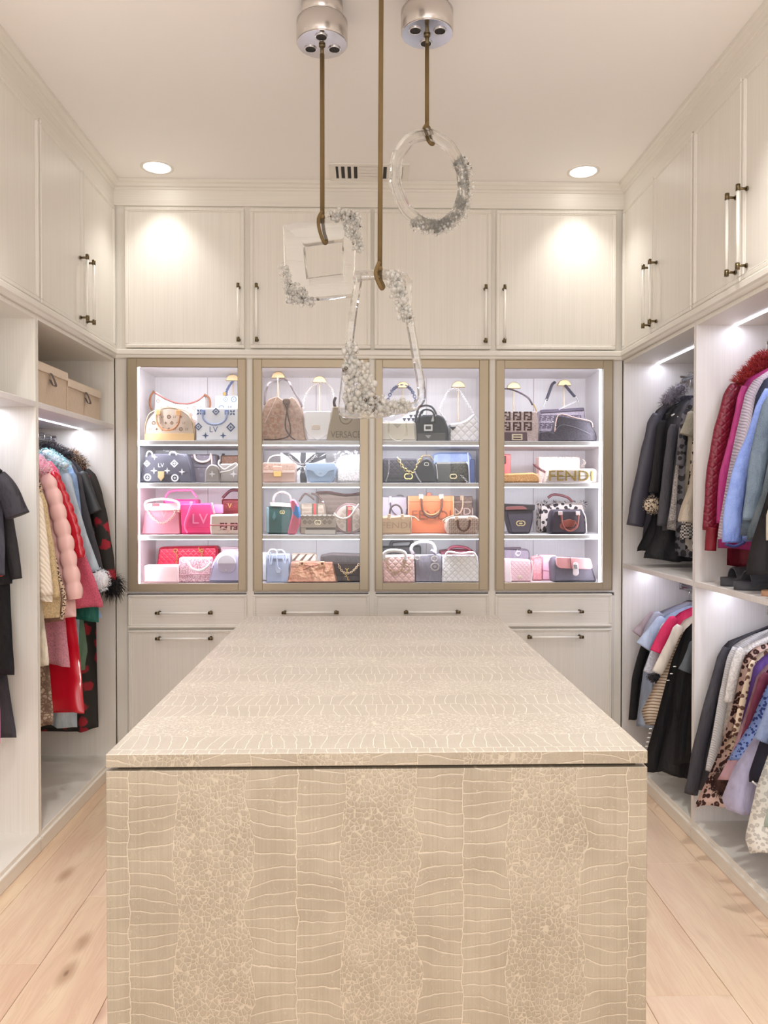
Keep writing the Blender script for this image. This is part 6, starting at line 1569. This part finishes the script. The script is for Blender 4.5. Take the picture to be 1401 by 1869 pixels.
garment('seafoam_top', 'pale seafoam top cut off by the right picture edge', 'top', RD, 2.52, .045, M((190, 208, 206), .65, tex='cloth'), [(1500, 1300), (1450, 1360), (1412, 1440), (1396, 1500)], 1520)

# ---------------- fabric bins
BIN = M((226, 206, 184), .8, tex='linen', rgb2=(206, 184, 160)); LIDM = M((234, 218, 200), .8, tex='linen', rgb2=(220, 202, 182)); TAB = M((84, 68, 70), .5, tex='leather')
for y0, y1, lb, h in ((3.395, 3.80, 'nearest the divider', .19), (3.815, 4.27, 'nearest the corner', .165)):
    x0, x1 = -1.95, -1.462
    t = thing('storage_bin', 'beige linen lidded storage bin with dark leather tab, ' + lb, 'storage box', ((x0 + x1) / 2, (y0 + y1) / 2, 1.963))
    m = MB(); m.box(x0, x1, y0, y1, 1.963, 1.962 + h, .004); m.build('box', BIN, t)
    m = MB(); m.box(x0 - .005, x1 + .006, y0 - .005, y1 + .005, 1.962 + h + .0005, 1.962 + h + .004, .001); m.box(x1 + .001, x1 + .007, y0 - .005, y1 + .005, 1.962 + h - .036, 1.962 + h + .0005, .002)
    m.build('lid', LIDM, t)
    m = MB(); ym = (y0 + y1) / 2
    P = smooth_path([(x1 + .008, ym, 1.962 + h - .03), (x1 + .018, ym, 1.962 + h - .05), (x1 + .030, ym, 1.962 + h - .085), (x1 + .018, ym, 1.962 + h - .088), (x1 + .004, ym, 1.962 + h - .06)], 5)
    m.rings([[(p[0] - .001, p[1] - .012, p[2]), (p[0] - .001, p[1] + .012, p[2]), (p[0] + .001, p[1] + .012, p[2] - .002), (p[0] + .001, p[1] - .012, p[2] - .002)] for p in P], smooth=False)
    m.build('pull_tab', TAB, t)


# ---------------- shoes on the middle shelf
def shoe(x, y, label, sole, upper, kind, rot=0.0, name='slide_sandal'):
    z = 1.172; L, Wd = .25, .088
    t = thing(name, label, 'shoe', (x, y, z), None)
    n = 20; out = []
    for i in range(n):
        a = 2 * PI * i / n; lx = math.cos(a) * L / 2; ly = math.sin(a) * Wd / 2 * (1 + .18 * math.cos(a) * -1)
        out.append((x + L / 2 + .0 + lx, y + ly))
    hs = .036 if kind == 'slide' else .020
    m = MB(); m.rings([[(a, b_, zz) for a, b_ in out] for zz in (z, z + hs * .2, z + hs)], smooth=True); m.build('sole', sole, t)
    if kind == 'slide':
        m = MB(); rs = []
        for k in range(9):
            a = PI * k / 8; yy = y - math.cos(a) * Wd / 2 * 1.02; zz = z + hs * .6 + math.sin(a) * .058
            rs.append([(x + .05, yy, zz), (x + .13, yy, zz + .004), (x + .13, yy * .97 + y * .03, zz - .004), (x + .05, yy * .97 + y * .03, zz - .005)])
        m.rings(rs, smooth=False); m.build('strap', upper, t)
    else:
        for q in range(4):
            m = MB(); x0 = x + .03 + q * .05
            m.tube(smooth_path([(x0, y - Wd * .44, z + hs), (x0 + .02, y - Wd * .2, z + hs + .036), (x0 + .03, y + Wd * .2, z + hs + .038), (x0 + .01, y + Wd * .44, z + hs)], 4), .006, 6); m.build('strap', upper, t)
    return t


GS = M((74, 74, 80), .6, tex='leather')
shoe(1.50, 3.22, 'chunky grey-black slide, left one of the pair on the middle shelf', GS, GS, 'slide')
shoe(1.49, 3.08, 'chunky grey-black slide with raised strap, right one of the pair', GS, GS, 'slide')
TS = M((206, 160, 126), .6)
shoe(1.50, 2.88, 'black strappy sandal with tan sole, left one of the pair', TS, BLK2, 'sandal', name='strappy_sandal')
shoe(1.49, 2.77, 'black strappy sandal with tan sole at the right picture edge', TS, BLK2, 'sandal', name='strappy_sandal')

for o in bpy.data.objects:
    if '_org' in o: del o['_org']
